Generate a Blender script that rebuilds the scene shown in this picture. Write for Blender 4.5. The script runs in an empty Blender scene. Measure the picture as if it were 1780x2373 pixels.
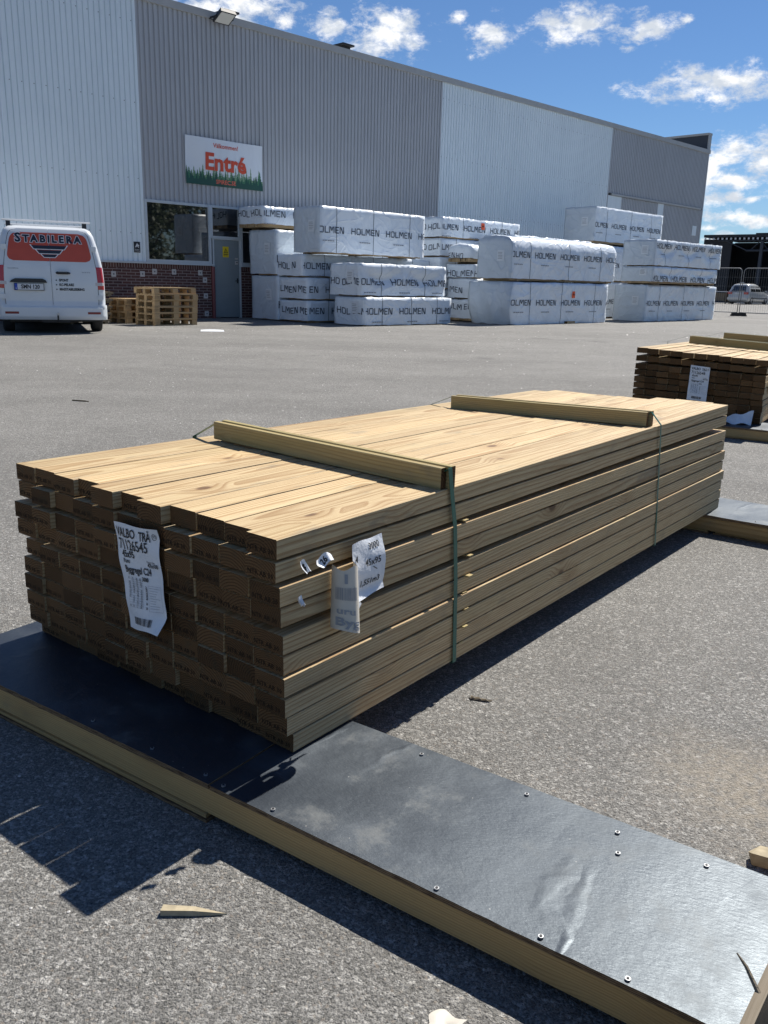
import bpy, math, random
from mathutils import Vector, Matrix, noise
R = math.radians
scene = bpy.context.scene
COL = scene.collection

# ------------------------------------------------------------------ camera, sky, sun, exposure
cam_d = bpy.data.cameras.new("camera")
cam = bpy.data.objects.new("camera", cam_d); COL.objects.link(cam); scene.camera = cam
r_ = Vector((0.99968182, 0.00655631, 0.02435714)); u_ = Vector((-0.02522411, 0.2598398, 0.96532224)); f_ = Vector((0, 0.96562948, -0.2599225))
M = Matrix.Identity(4)
for i in range(3):
    M[i][0], M[i][1], M[i][2] = r_[i], u_[i], -f_[i]
CH = 1.127
M[0][3], M[1][3], M[2][3] = 0, 0, CH
cam.matrix_world = M
cam_d.sensor_fit = 'VERTICAL'; cam_d.sensor_height = 24.0
cam_d.lens = 1981.5 / 2373 * 24.0
cam_d.clip_start = 0.05; cam_d.clip_end = 5000

SUN_EL, SUN_AZ = R(50.8), R(37.5)     # azimuth clockwise from +Y
SKY_STRENGTH, SUN_STRENGTH, EXPOSURE = 0.055, 4.8, 0.6
scene.view_settings.view_transform = 'Standard'
scene.view_settings.look = 'None'
scene.view_settings.exposure = EXPOSURE
scene.view_settings.gamma = 1.0
sd = bpy.data.lights.new("sun", 'SUN'); sd.energy = SUN_STRENGTH; sd.angle = R(0.53); sd.color = (1.0, 0.95, 0.87)
sun = bpy.data.objects.new("sun", sd); COL.objects.link(sun)
sdir = Vector((math.sin(SUN_AZ) * math.cos(SUN_EL), math.cos(SUN_AZ) * math.cos(SUN_EL), math.sin(SUN_EL)))
sun.rotation_euler = sdir.to_track_quat('Z', 'Y').to_euler()
sun.location = sdir * 50


class NT:
    """small helper for building node trees"""
    def __init__(s, tree): s.t = tree; s.n = tree.nodes; s.l = tree.links
    def new(s, typ, **kw):
        nd = s.n.new(typ)
        for k, v in kw.items(): setattr(nd, k, v)
        return nd
    def put(s, sock, v):
        if hasattr(v, 'is_output') or isinstance(v, bpy.types.NodeSocket): s.l.new(v, sock)
        else:
            if hasattr(sock.default_value, '__len__') and not hasattr(v, '__len__'): v = [v] * len(sock.default_value)
            if hasattr(sock.default_value, '__len__') and len(sock.default_value) == 4 and len(v) == 3: v = (*v, 1)
            sock.default_value = v
    def math(s, op, a, b=0.0, c=0.0, clamp=False):
        nd = s.new('ShaderNodeMath', operation=op, use_clamp=clamp)
        s.put(nd.inputs[0], a); s.put(nd.inputs[1], b)
        if len(nd.inputs) > 2: s.put(nd.inputs[2], c)
        return nd.outputs[0]
    def vmath(s, op, a, b=(0, 0, 0), out=0):
        nd = s.new('ShaderNodeVectorMath', operation=op)
        s.put(nd.inputs[0], a)
        if op == 'SCALE': s.put(nd.inputs[3], b)
        else: s.put(nd.inputs[1], b)
        return nd.outputs[out]
    def mix(s, f, a, b, mode='MIX'):
        nd = s.new('ShaderNodeMix', data_type='RGBA', blend_type=mode)
        s.put(nd.inputs[0], f); s.put(nd.inputs[6], a); s.put(nd.inputs[7], b)
        return nd.outputs[2]
    def noise(s, vec, scale, detail=3, rough=0.55, out=0):
        nd = s.new('ShaderNodeTexNoise'); s.put(nd.inputs['Vector'], vec)
        s.put(nd.inputs['Scale'], scale); s.put(nd.inputs['Detail'], detail); s.put(nd.inputs['Roughness'], rough)
        return nd.outputs[out]
    def voro(s, vec, scale, feature='F1', rnd=1.0):
        nd = s.new('ShaderNodeTexVoronoi', feature=feature); s.put(nd.inputs['Vector'], vec)
        s.put(nd.inputs['Scale'], scale); s.put(nd.inputs['Randomness'], rnd)
        return nd
    def ramp(s, v, lo, hi, a=0.0, b=1.0, smooth=True):
        nd = s.new('ShaderNodeMapRange', interpolation_type='SMOOTHSTEP' if smooth else 'LINEAR')
        s.put(nd.inputs[0], v); s.put(nd.inputs[1], lo); s.put(nd.inputs[2], hi); s.put(nd.inputs[3], a); s.put(nd.inputs[4], b)
        return nd.outputs[0]
    def sep(s, v):
        nd = s.new('ShaderNodeSeparateXYZ'); s.put(nd.inputs[0], v); return nd.outputs
    def comb(s, x=0, y=0, z=0):
        nd = s.new('ShaderNodeCombineXYZ'); s.put(nd.inputs[0], x); s.put(nd.inputs[1], y); s.put(nd.inputs[2], z); return nd.outputs[0]
    def bump(s, h, dist=0.01, strength=1.0, normal=None):
        nd = s.new('ShaderNodeBump'); s.put(nd.inputs['Height'], h); s.put(nd.inputs['Distance'], dist); s.put(nd.inputs['Strength'], strength)
        if normal is not None: s.put(nd.inputs['Normal'], normal)
        return nd.outputs[0]
    def attr(s, name): return s.new('ShaderNodeAttribute', attribute_name=name)
    def obj(s): return s.new('ShaderNodeTexCoord').outputs['Object']


# world: Nishita sky with cumulus clouds laid out by direction
w = bpy.data.worlds.new("World"); scene.world = w; w.use_nodes = True
k = NT(w.node_tree); k.n.clear()
sky = k.new('ShaderNodeTexSky', sky_type='NISHITA'); sky.sun_disc = False
sky.sun_elevation = SUN_EL; sky.sun_rotation = SUN_AZ
sky.altitude = 50; sky.air_density = 1.0; sky.dust_density = 0.0; sky.ozone_density = 6.0
CLOUDS = [(-0.1608, 0.2644, 0.063, 0.0211, 0.0), (-0.118, 0.2556, 0.0157, 0.0144, 0.1), (-0.073, 0.2512, 0.0262, 0.0167, 0.0), (-0.0127, 0.247, 0.0514, 0.0278, 0.0), (-0.0085, 0.2597, 0.0262, 0.0155, 0.0), (0.065, 0.2633, 0.0178, 0.0122, 0.35), (0.0863, 0.2351, 0.0147, 0.0133, 0.25), (0.1026, 0.2493, 0.0325, 0.0167, 0.05), (0.1898, 0.2538, 0.0619, 0.0189, 0.0), (0.214, 0.2587, 0.0262, 0.0139, 0.1), (0.2594, 0.2507, 0.0346, 0.0167, 0.05), (0.2942, 0.2553, 0.0105, 0.0078, 0.3), (0.2401, 0.2327, 0.0126, 0.0044, 0.3), (0.3257, 0.1975, 0.0866, 0.02, 0.0), (0.3539, 0.1986, 0.0367, 0.0155, 0.0), (0.3534, 0.1383, 0.0394, 0.0167, 0.0), (0.3312, 0.1164, 0.0157, 0.025, 0.0), (0.3569, 0.1098, 0.0472, 0.0122, 0.0), (0.3834, 0.1255, 0.0262, 0.0333, 0.0), (0.3386, 0.0893, 0.0178, 0.0155, 0.0), (0.359, 0.0933, 0.0157, 0.0078, 0.15), (0.3779, 0.0902, 0.0126, 0.0056, 0.2), (0.3571, 0.0745, 0.0315, 0.0072, 0.05), (0.3805, 0.0694, 0.0367, 0.0089, 0.0), (0.3376, 0.0618, 0.0147, 0.005, 0.1), (0.3592, 0.0576, 0.0178, 0.005, 0.05), (0.3473, 0.0511, 0.042, 0.0044, 0.3), (-0.1863, 0.29, 0.105, 0.0333, 0.1), (0.144, 0.3199, 0.0787, 0.0278, 0.1), (0.4304, 0.1532, 0.063, 0.0222, 0.0), (0.4751, 0.1053, 0.0787, 0.0222, 0.0), (0.4953, 0.204, 0.105, 0.0278, 0.0)]
gen = k.new('ShaderNodeTexCoord').outputs['Generated']
dv = k.vmath('NORMALIZE', gen); sx, sy, sz = k.sep(dv)
az = k.math('ARCTAN2', sx, sy); el = k.math('ARCSINE', sz)
p2 = k.comb(k.math('MULTIPLY', az, 1.0), k.math('MULTIPLY', el, 1.7), 0.37)
wv = k.noise(p2, 22, 2, 0.5, out=1)
p3 = k.vmath('ADD', p2, k.vmath('SCALE', k.vmath('SUBTRACT', wv, (0.5, 0.5, 0.5)), 0.012))
fb = k.noise(p3, 40, 12, 0.68)
cm = None
for (a0, e0, cw, chh, thin) in CLOUDS:
    dx = k.math('MULTIPLY', k.math('SUBTRACT', az, a0), 1.0 / cw)
    dy = k.math('MULTIPLY', k.math('SUBTRACT', el, e0), 1.0 / chh)
    d2 = k.math('SQRT', k.math('ADD', k.math('MULTIPLY', dx, dx), k.math('MULTIPLY', dy, dy)))
    m_ = k.math('SUBTRACT', 0.62 - thin * 0.6, k.math('MULTIPLY', d2, 0.58))
    cm = m_ if cm is None else k.math('MAXIMUM', cm, m_)
# unseen clouds added outside the view, coverage set for fill on shaded walls
gl = k.math('SUBTRACT', k.noise(k.vmath('SCALE', p2, 1.0), 5.5, 3, 0.5), 0.585)
away = k.ramp(k.math('ABSOLUTE', k.math('SUBTRACT', az, 0.1)), 0.55, 0.8)
gl = k.math('MULTIPLY', k.math('MULTIPLY', gl, 3.0), away)
cm = k.math('MAXIMUM', cm, k.math('SUBTRACT', gl, k.math('MULTIPLY', k.math('SUBTRACT', 1.0, away), 1.0)))
dens = k.math('ADD', cm, k.math('MULTIPLY', k.math('SUBTRACT', fb, 0.5), 1.9))
dens = k.math('MULTIPLY', k.ramp(dens, 0.02, 0.62), k.ramp(cm, -0.40, 0.05))
dens = k.math('MULTIPLY', dens, k.ramp(sz, 0.0, 0.03))
shade = k.noise(k.vmath('ADD', p3, (3.1, 0.013, 0)), 34, 6, 0.55)
ccol = k.mix(k.ramp(shade, 0.40, 0.62), (0.60, 0.65, 0.72), (1.0, 1.0, 1.0))
bg1 = k.new('ShaderNodeBackground'); k.put(bg1.inputs[0], k.mix(1.0, sky.outputs[0], (0.80, 0.93, 1.08), 'MULTIPLY')); bg1.inputs[1].default_value = SKY_STRENGTH
bg2 = k.new('ShaderNodeBackground'); k.put(bg2.inputs[0], ccol); bg2.inputs[1].default_value = 0.75
mx = k.new('ShaderNodeMixShader'); k.put(mx.inputs[0], dens); k.l.new(bg1.outputs[0], mx.inputs[1]); k.l.new(bg2.outputs[0], mx.inputs[2])
wo = k.new('ShaderNodeOutputWorld'); k.l.new(mx.outputs[0], wo.inputs[0])

# ------------------------------------------------------------------ materials
MATS = {}


def principled(name, color=(0.5, 0.5, 0.5), rough=0.5, metal=0.0, spec=0.5, build=None, **kw):
    m = bpy.data.materials.new(name); m.use_nodes = True
    t = NT(m.node_tree); b = t.n['Principled BSDF']
    t.put(b.inputs['Base Color'], color); b.inputs['Roughness'].default_value = rough
    b.inputs['Metallic'].default_value = metal; b.inputs['Specular IOR Level'].default_value = spec
    for kk, v in kw.items(): t.put(b.inputs[kk.replace('_', ' ')], v)
    if build: build(t, b)
    MATS[name] = m
    return m


def speck(amount=0.12, scale=30.0, rough=None):
    """gentle grime variation over a flat colour"""
    def f(t, b):
        c = tuple(b.inputs['Base Color'].default_value)[:3]
        nz = t.noise(t.obj(), scale, 4, 0.6); n2 = t.noise(t.obj(), scale * 0.13, 3, 0.6)
        v = t.ramp(t.math('ADD', t.math('MULTIPLY', nz, 0.5), t.math('MULTIPLY', n2, 0.5)), 0.3, 0.7, 1 - amount, 1 + amount * 0.6, smooth=False)
        hv = t.new('ShaderNodeVectorMath', operation='SCALE'); t.put(hv.inputs[0], c); t.put(hv.inputs[3], v)
        t.put(b.inputs['Base Color'], hv.outputs[0])
        if rough: t.put(b.inputs['Roughness'], t.ramp(nz, 0.3, 0.7, rough[0], rough[1], smooth=False))
    return f


def wood_build(light, dark, knot, contrast=0.6, green=0.35, rough=0.62, stain=0.0, fine=0.25):
    def f(t, b):
        bc = t.attr('bc').outputs['Vector']; sdv = t.attr('seed').outputs['Fac']
        wn = t.new('ShaderNodeTexWhiteNoise', noise_dimensions='1D'); t.put(wn.inputs['W'], t.math('MULTIPLY', sdv, 91.7)); wr, wg, wb = t.sep(wn.outputs['Color'])
        off = t.comb(t.math('MULTIPLY', sdv, 37.1), t.math('MULTIPLY', sdv, 11.3), t.math('MULTIPLY', sdv, 23.9))
        P = t.vmath('ADD', bc, off)
        # knots: rare rounded cells
        kp = t.vmath('MULTIPLY', P, (5.5, 3.1, 5.5)); vk = t.voro(kp, 1.0)
        kr, kg, kb = t.sep(vk.outputs['Color'])
        pick = t.math('GREATER_THAN', kr, 0.22)
        kd = vk.outputs['Distance']
        kmask = t.math('MULTIPLY', t.ramp(kd, 0.10, 0.045), pick)
        khalo = t.math('MULTIPLY', t.ramp(kd, 0.34, 0.06), pick)
        x, y, z = t.sep(bc)
        wv_ = t.noise(t.vmath('MULTIPLY', P, (6, 0.9, 6)), 1.0, 2, 0.5)
        cx = t.math('MULTIPLY', t.math('SUBTRACT', wr, 0.5), 0.11)
        cz = t.math('SUBTRACT', t.math('MULTIPLY', wg, -0.07), 0.012)
        dx_ = t.math('SUBTRACT', x, cx); dz_ = t.math('SUBTRACT', z, cz)
        rr = t.math('SQRT', t.math('ADD', t.math('MULTIPLY', dx_, dx_), t.math('MULTIPLY', dz_, dz_)))
        rr = t.math('ADD', rr, t.math('MULTIPLY', t.math('SUBTRACT', wv_, 0.5), 0.034))
        rr = t.math('ADD', rr, t.math('MULTIPLY', khalo, 0.016))
        per = t.math('ADD', 0.0052, t.math('MULTIPLY', wb, 0.0045))
        ph = t.math('FRACT', t.math('DIVIDE', rr, per))
        ring = t.math('MULTIPLY', t.ramp(ph, 0.35, 0.9), t.ramp(ph, 1.0, 0.93))
        fib = t.noise(t.vmath('MULTIPLY', P, (420, 9, 420)), 1.0, 2, 0.6)
        patch = t.noise(t.vmath('MULTIPLY', P, (7, 1.3, 7)), 1.0, 4, 0.6)
        c = t.mix(t.math('MULTIPLY', ring, contrast), light, dark)
        c = t.mix(t.math('MULTIPLY', t.ramp(fib, 0.35, 0.7), fine), c, dark)
        c = t.mix(t.math('MULTIPLY', t.ramp(patch, 0.45, 0.72), green), c, tuple(a_ * b_ for a_, b_ in zip(light, (0.72, 0.80, 0.66))))
        if stain > 0:
            st = t.noise(t.vmath('MULTIPLY', P, (13, 4, 13)), 1.0, 5, 0.65)
            c = t.mix(t.math('MULTIPLY', t.ramp(st, 0.56, 0.74), stain), c, (0.16, 0.15, 0.12))
        c = t.mix(t.math('MULTIPLY', khalo, 0.35), c, dark)
        c = t.mix(t.math('MULTIPLY', kmask, 0.85), c, knot)
        tone = t.ramp(wr, 0, 1, 0.80, 1.14, smooth=False)
        hv = t.new('ShaderNodeVectorMath', operation='SCALE'); t.put(hv.inputs[0], c); t.put(hv.inputs[3], tone)
        t.put(b.inputs['Base Color'], hv.outputs[0])
        t.put(b.inputs['Roughness'], t.ramp(fib, 0.2, 0.8, rough - 0.08, rough + 0.15, smooth=False))
        h = t.math('ADD', t.math('MULTIPLY', fib, 0.6), t.math('MULTIPLY', ring, 0.5))
        t.put(b.inputs['Normal'], t.bump(h, 0.0012, 0.55))
    return f


principled('pine', build=wood_build((0.59, 0.458, 0.262), (0.285, 0.155, 0.058), (0.115, 0.055, 0.024), 0.70, 0.16, stain=0.5, fine=0.42), spec=0.35)
principled('pine_green', build=wood_build((0.40, 0.315, 0.150), (0.23, 0.165, 0.065), (0.11, 0.065, 0.03), 0.6, 0.5, stain=0.5), spec=0.3)
principled('beam_pine', build=wood_build((0.52, 0.345, 0.150), (0.30, 0.170, 0.060), (0.12, 0.06, 0.025), 0.6, 0.2, stain=0.3), spec=0.3)
principled('pallet_wood', build=wood_build((0.42, 0.30, 0.17), (0.26, 0.17, 0.085), (0.12, 0.07, 0.035), 0.35, 0.3, stain=0.8), spec=0.2)
principled('old_wood', build=wood_build((0.22, 0.18, 0.13), (0.12, 0.095, 0.06), (0.07, 0.05, 0.03), 0.4, 0.3, stain=0.5), spec=0.2)


def end_build(t, b):
    bc = t.attr('bc').outputs['Vector']; sdv = t.attr('seed').outputs['Fac']
    wn = t.new('ShaderNodeTexWhiteNoise', noise_dimensions='1D'); t.put(wn.inputs['W'], t.math('MULTIPLY', sdv, 91.7)); wr, wg, wb = t.sep(wn.outputs['Color'])
    off = t.comb(t.math('MULTIPLY', sdv, 37.1), t.math('MULTIPLY', sdv, 11.3), t.math('MULTIPLY', sdv, 23.9))
    P = t.vmath('ADD', bc, off)
    x, y, z = t.sep(bc)
    dx_ = t.math('SUBTRACT', x, t.math('MULTIPLY', t.math('SUBTRACT', wr, 0.5), 0.11))
    dz_ = t.math('SUBTRACT', z, t.math('SUBTRACT', t.math('MULTIPLY', wg, -0.07), 0.012))
    rr = t.math('SQRT', t.math('ADD', t.math('MULTIPLY', dx_, dx_), t.math('MULTIPLY', dz_, dz_)))
    rr = t.math('ADD', rr, t.math('MULTIPLY', t.noise(P, 14, 2), 0.012))
    per = t.math('ADD', 0.0044, t.math('MULTIPLY', wb, 0.0035))
    ph = t.math('FRACT', t.math('DIVIDE', rr, per))
    ring = t.math('MULTIPLY', t.ramp(ph, 0.3, 0.85), t.ramp(ph, 1.0, 0.93))
    sp = t.noise(P, 520, 2, 0.7); pt = t.noise(P, 30, 4, 0.6)
    c = t.mix(t.math('MULTIPLY', ring, 0.75), (0.180, 0.098, 0.043), (0.056, 0.027, 0.011))
    c = t.mix(t.math('MULTIPLY', t.ramp(pt, 0.5, 0.75), 0.6), c, (0.10, 0.075, 0.042))
    c = t.mix(t.math('MULTIPLY', t.ramp(sp, 0.62, 0.78), 0.5), c, (0.25, 0.18, 0.105))
    c = t.mix(t.math('MULTIPLY', t.ramp(sp, 0.40, 0.28), 0.5), c, (0.06, 0.04, 0.025))
    tone = t.ramp(wg, 0, 1, 0.50, 1.15, smooth=False)
    hv = t.new('ShaderNodeVectorMath', operation='SCALE'); t.put(hv.inputs[0], c); t.put(hv.inputs[3], tone)
    t.put(b.inputs['Base Color'], hv.outputs[0])
    t.put(b.inputs['Normal'], t.bump(t.math('ADD', sp, t.math('MULTIPLY', ring, 0.5)), 0.002, 0.7))


principled('pine_end', rough=0.85, spec=0.15, build=end_build)
principled('pale_wood', (0.44, 0.375, 0.255), 0.75, spec=0.2, build=speck(0.35, 60))
principled('stamp_ink', (0.035, 0.022, 0.014), 0.8, spec=0.1, build=speck(0.3, 200))


def asphalt_build(t, b):
    P = t.obj()
    px, py, pz = t.sep(P)
    Pw = t.vmath('ADD', P, t.vmath('SCALE', t.noise(P, 90, 2, 0.6, out=1), 0.008))
    v1 = t.voro(Pw, 190.0); v2 = t.voro(Pw, 380.0); v3 = t.voro(Pw, 95.0)
    c1 = t.sep(v1.outputs['Color'])[0]; c2 = t.sep(v2.outputs['Color'])[1]; c3 = t.sep(v3.outputs['Color'])[2]
    big = t.noise(P, 0.35, 4, 0.6); mid = t.noise(P, 2.3, 5, 0.65); fine = t.noise(P, 40, 5, 0.7)
    grit = t.noise(P, 260, 3, 0.7)
    lum = t.math('ADD', t.math('MULTIPLY', t.math('POWER', c1, 2.2), 0.17), t.math('MULTIPLY', c2, 0.09))
    lum = t.math('ADD', lum, t.math('MULTIPLY', t.math('GREATER_THAN', c3, 0.90), 0.13))
    lum = t.math('MULTIPLY', t.math('ADD', 0.115, lum), 0.94)
    lum = t.math('MULTIPLY', lum, t.ramp(grit, 0.3, 0.7, 0.66, 1.34, smooth=False))
    pit = t.noise(P, 160, 2, 0.6)
    lum = t.math('MULTIPLY', lum, t.ramp(pit, 0.32, 0.42, 0.50, 1.03))
    lum = t.math('MULTIPLY', lum, t.ramp(big, 0.3, 0.7, 0.92, 1.08, smooth=False))
    lum = t.math('MULTIPLY', lum, t.ramp(mid, 0.3, 0.72, 0.90, 1.08, smooth=False))
    lum = t.math('MULTIPLY', lum, t.ramp(fine, 0.3, 0.7, 0.84, 1.14, smooth=False))
    # tyre-darkened bands across the yard
    st = t.noise(t.vmath('MULTIPLY', P, (0.06, 0.55, 1)), 1.0, 5, 0.7)
    lum = t.math('MULTIPLY', lum, t.ramp(st, 0.38, 0.62, 0.92, 1.05))
    col = t.mix(1.0, (1.0, 0.975, 0.915), t.comb(lum, lum, lum), 'MULTIPLY')
    pt = t.noise(t.vmath('MULTIPLY', P, (0.5, 1.1, 1)), 0.55, 6, 0.62)
    col = t.mix(t.math('MULTIPLY', t.ramp(pt, 0.56, 0.66), 0.22), col, (0.09, 0.088, 0.085))
    ol = t.voro(t.vmath('ADD', P, t.vmath('SCALE', t.noise(P, 2.5, 3, 0.6, out=1), 0.5)), 0.42)
    col = t.mix(t.math('MULTIPLY', t.ramp(ol.outputs['Distance'], 0.16, 0.04), 0.35), col, (0.05, 0.05, 0.05))
    # warm stones here and there
    col = t.mix(t.math('MULTIPLY', t.math('GREATER_THAN', t.sep(v1.outputs['Color'])[1], 0.95), 0.35), col, (0.30, 0.25, 0.20))
    # sandy deposit beside the deck
    sxx = t.math('MULTIPLY', t.math('SUBTRACT', px, 0.86), 3.0); syy = t.math('MULTIPLY', t.math('SUBTRACT', py, 1.78), 2.6)
    sd_ = t.math('SQRT', t.math('ADD', t.math('MULTIPLY', sxx, sxx), t.math('MULTIPLY', syy, syy)))
    sm = t.math('MULTIPLY', t.ramp(t.math('ADD', sd_, t.math('MULTIPLY', t.math('SUBTRACT', mid, 0.5), 1.2)), 0.95, 0.15), t.ramp(fine, 0.35, 0.6, 0.15, 0.65))
    col = t.mix(sm, col, (0.33, 0.285, 0.22))
    # narrow cracks, mostly far off
    ck = t.voro(t.vmath('ADD', t.vmath('MULTIPLY', P, (0.16, 0.30, 1)), t.vmath('SCALE', t.noise(P, 0.9, 4, 0.6, out=1), 0.35)), 1.0, 'DISTANCE_TO_EDGE')
    ckm = t.math('MULTIPLY', t.ramp(ck.outputs['Distance'], 0.006, 0.0015), t.ramp(big, 0.5, 0.62))
    col = t.mix(t.math('MULTIPLY', ckm, 0.45), col, (0.06, 0.058, 0.055))
    t.put(b.inputs['Base Color'], col)
    h = t.math('ADD', t.math('MULTIPLY', c1, 0.35), t.math('MULTIPLY', t.math('SUBTRACT', 0.6, v1.outputs['Distance']), 0.5))
    h = t.math('ADD', h, t.math('ADD', t.math('MULTIPLY', grit, 0.8), t.math('ADD', t.math('MULTIPLY', fine, 0.6), t.math('MULTIPLY', pit, 1.5))))
    t.put(b.inputs['Normal'], t.bump(h, 0.0045, 0.85))
    t.put(b.inputs['Roughness'], t.ramp(c2, 0, 1, 0.62, 0.9, smooth=False))


principled('asphalt', rough=0.8, spec=0.18, build=asphalt_build)


def film_build(t, b):
    P = t.obj()
    g = t.noise(t.vmath('MULTIPLY', P, (150, 330, 60)), 1.0, 3, 0.6)
    g2 = t.noise(t.vmath('MULTIPLY', P, (70, 170, 26)), 1.0, 3, 0.6)
    lump = t.noise(t.vmath('MULTIPLY', P, (7, 4, 7)), 1.0, 3, 0.5)
    dirt = t.noise(P, 5.0, 5, 0.65); sc = t.noise(t.vmath('MULTIPLY', P, (14, 70, 14)), 1.0, 4, 0.7)
    # faint long creases in the film
    cr = t.voro(t.vmath('ADD', t.vmath('MULTIPLY', P, (2.1, 0.5, 1)), t.vmath('SCALE', t.noise(P, 5, 3, out=1), 0.16)), 1.0, 'DISTANCE_TO_EDGE')
    crm = t.math('MULTIPLY', t.ramp(cr.outputs['Distance'], 0.020, 0.0), t.ramp(t.noise(P, 2.2, 2), 0.48, 0.62))
    c = t.mix(t.math('MULTIPLY', t.ramp(dirt, 0.46, 0.75), 0.5), (0.016, 0.020, 0.028), (0.060, 0.068, 0.080))
    c = t.mix(t.math('MULTIPLY', t.ramp(sc, 0.66, 0.76), 0.35), c, (0.20, 0.20, 0.20))
    # dusty scuffs and smudged patches
    sm1 = t.noise(P, 9.0, 6, 0.7); sm2 = t.noise(t.vmath('ADD', P, (7, 3, 0)), 3.2, 4, 0.6)
    c = t.mix(t.math('MULTIPLY', t.math('MULTIPLY', t.ramp(sm1, 0.52, 0.70), t.ramp(sm2, 0.40, 0.6)), 0.55), c, (0.125, 0.122, 0.112))
    sp = t.voro(P, 55.0); spm = t.math('MULTIPLY', t.ramp(sp.outputs['Distance'], 0.10, 0.05), t.math('GREATER_THAN', t.sep(sp.outputs['Color'])[0], 0.93))
    c = t.mix(t.math('MULTIPLY', spm, 0.7), c, (0.35, 0.33, 0.30))
    t.put(b.inputs['Base Color'], c)
    t.put(b.inputs['Roughness'], t.math('ADD', t.math('ADD', t.ramp(dirt, 0.3, 0.7, 0.38, 0.48, smooth=False), t.ramp(sm1, 0.45, 0.7, 0.0, 0.10)), t.math('MULTIPLY', g, 0.06)))
    h = t.math('ADD', t.math('MULTIPLY', g, 0.06), t.math('ADD', t.math('MULTIPLY', g2, 0.10), t.math('ADD', t.math('MULTIPLY', lump, 0.5), t.math('MULTIPLY', crm, 0.14))))
    t.put(b.inputs['Normal'], t.bump(h, 0.006, 0.9))


principled('deck_film', rough=0.45, spec=0.85, build=film_build, Specular_Tint=(0.78, 0.90, 1.0))


def ply_build(t, b):
    x, y, z = t.sep(t.obj())
    ly = t.math('FRACT', t.math('MULTIPLY', z, 280.0))
    nz = t.noise(t.vmath('MULTIPLY', t.obj(), (30, 30, 300)), 1.0, 4, 0.6)
    c = t.mix(t.ramp(ly, 0.4, 0.6), (0.13, 0.08, 0.045), (0.30, 0.20, 0.11))
    c = t.mix(t.math('MULTIPLY', t.ramp(nz, 0.45, 0.65), 0.8), c, (0.05, 0.03, 0.02))
    t.put(b.inputs['Base Color'], c)
    t.put(b.inputs['Normal'], t.bump(nz, 0.003, 0.8))


principled('ply_edge', rough=0.85, spec=0.2, build=ply_build)


def sheet_metal(c, c2, spec=0.45, rough=0.45):
    def f(t, b):
        P = t.obj()
        run = t.noise(t.vmath('MULTIPLY', P, (7, 7, 0.35)), 1.0, 5, 0.65)
        big = t.noise(P, 0.5, 4, 0.6); fn = t.noise(P, 22, 3, 0.6)
        m_ = t.math('ADD', t.math('MULTIPLY', t.ramp(run, 0.42, 0.72), 0.55), t.math('MULTIPLY', t.ramp(big, 0.4, 0.7), 0.35))
        col = t.mix(m_, c, c2)
        col = t.mix(t.math('MULTIPLY', t.ramp(fn, 0.66, 0.76), 0.12), col, (0.16, 0.15, 0.14))
        t.put(b.inputs['Base Color'], col)
        t.put(b.inputs['Roughness'], t.ramp(run, 0.3, 0.7, rough - 0.05, rough + 0.12, smooth=False))
    return f


principled('wall_light', spec=0.45, build=sheet_metal((0.74, 0.82, 0.86), (0.66, 0.745, 0.79)))
principled('wall_dark', spec=0.4, build=sheet_metal((0.43, 0.445, 0.47), (0.37, 0.382, 0.405)))
principled('trim_grey', (0.40, 0.40, 0.39), 0.45, build=speck(0.15, 4))
principled('screw_dark', (0.12, 0.14, 0.15), 0.5)


def brick_build(t, b, rot=False):
    x, y, z = t.sep(t.obj())
    v = t.comb(z, x, 0) if rot else t.comb(x, z, 0)
    br = t.new('ShaderNodeTexBrick'); t.put(br.inputs['Vector'], v)
    br.inputs['Scale'].default_value = 1.0; br.inputs['Brick Width'].default_value = 0.26; br.inputs['Row Height'].default_value = 0.0755
    br.inputs['Mortar Size'].default_value = 0.009; br.inputs['Mortar Smooth'].default_value = 0.2; br.inputs['Bias'].default_value = -0.1
    br.inputs['Color1'].default_value = (0.125, 0.060, 0.053, 1); br.inputs['Color2'].default_value = (0.075, 0.042, 0.040, 1); br.inputs['Mortar'].default_value = (0.30, 0.25, 0.235, 1)
    if rot: br.offset = 0.0
    nz = t.noise(t.obj(), 40, 4, 0.6); big = t.noise(t.obj(), 2.5, 4, 0.6)
    c = t.mix(t.math('MULTIPLY', t.ramp(nz, 0.5, 0.75), 0.4), br.outputs['Color'], (0.06, 0.035, 0.035))
    c = t.mix(t.math('MULTIPLY', t.ramp(big, 0.5, 0.75), 0.25), c, (0.22, 0.16, 0.15))
    t.put(b.inputs['Base Color'], c)
    t.put(b.inputs['Normal'], t.bump(t.math('SUBTRACT', 1.0, br.outputs['Fac']), 0.006, 0.8))


principled('brick', rough=0.85, spec=0.2, build=brick_build)
principled('brick_soldier', rough=0.85, spec=0.2, build=lambda t, b: brick_build(t, b, True))
principled('window_frame', (0.50, 0.55, 0.58), 0.4, build=speck(0.1, 8))
principled('glass_dark', (0.012, 0.014, 0.016), 0.02, spec=1.0, IOR=1.75)
principled('door_grey', (0.235, 0.275, 0.29), 0.45, build=speck(0.12, 3))
principled('pipe_red', (0.17, 0.045, 0.05), 0.5, build=speck(0.15, 6))
principled('plate_white', (0.55, 0.53, 0.51), 0.5, build=speck(0.1, 30))
principled('black_plastic', (0.02, 0.021, 0.023), 0.5, build=speck(0.2, 20))
principled('rubber', (0.025, 0.025, 0.026), 0.75, build=speck(0.3, 30))
principled('lamp_glass', (0.62, 0.62, 0.58), 0.25)
principled('steel', (0.55, 0.55, 0.56), 0.35, metal=1.0)
principled('screw_head', (0.36, 0.37, 0.38), 0.45, metal=0.7)
principled('galvanised', (0.42, 0.44, 0.46), 0.5, metal=0.6, build=speck(0.2, 15))
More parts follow.
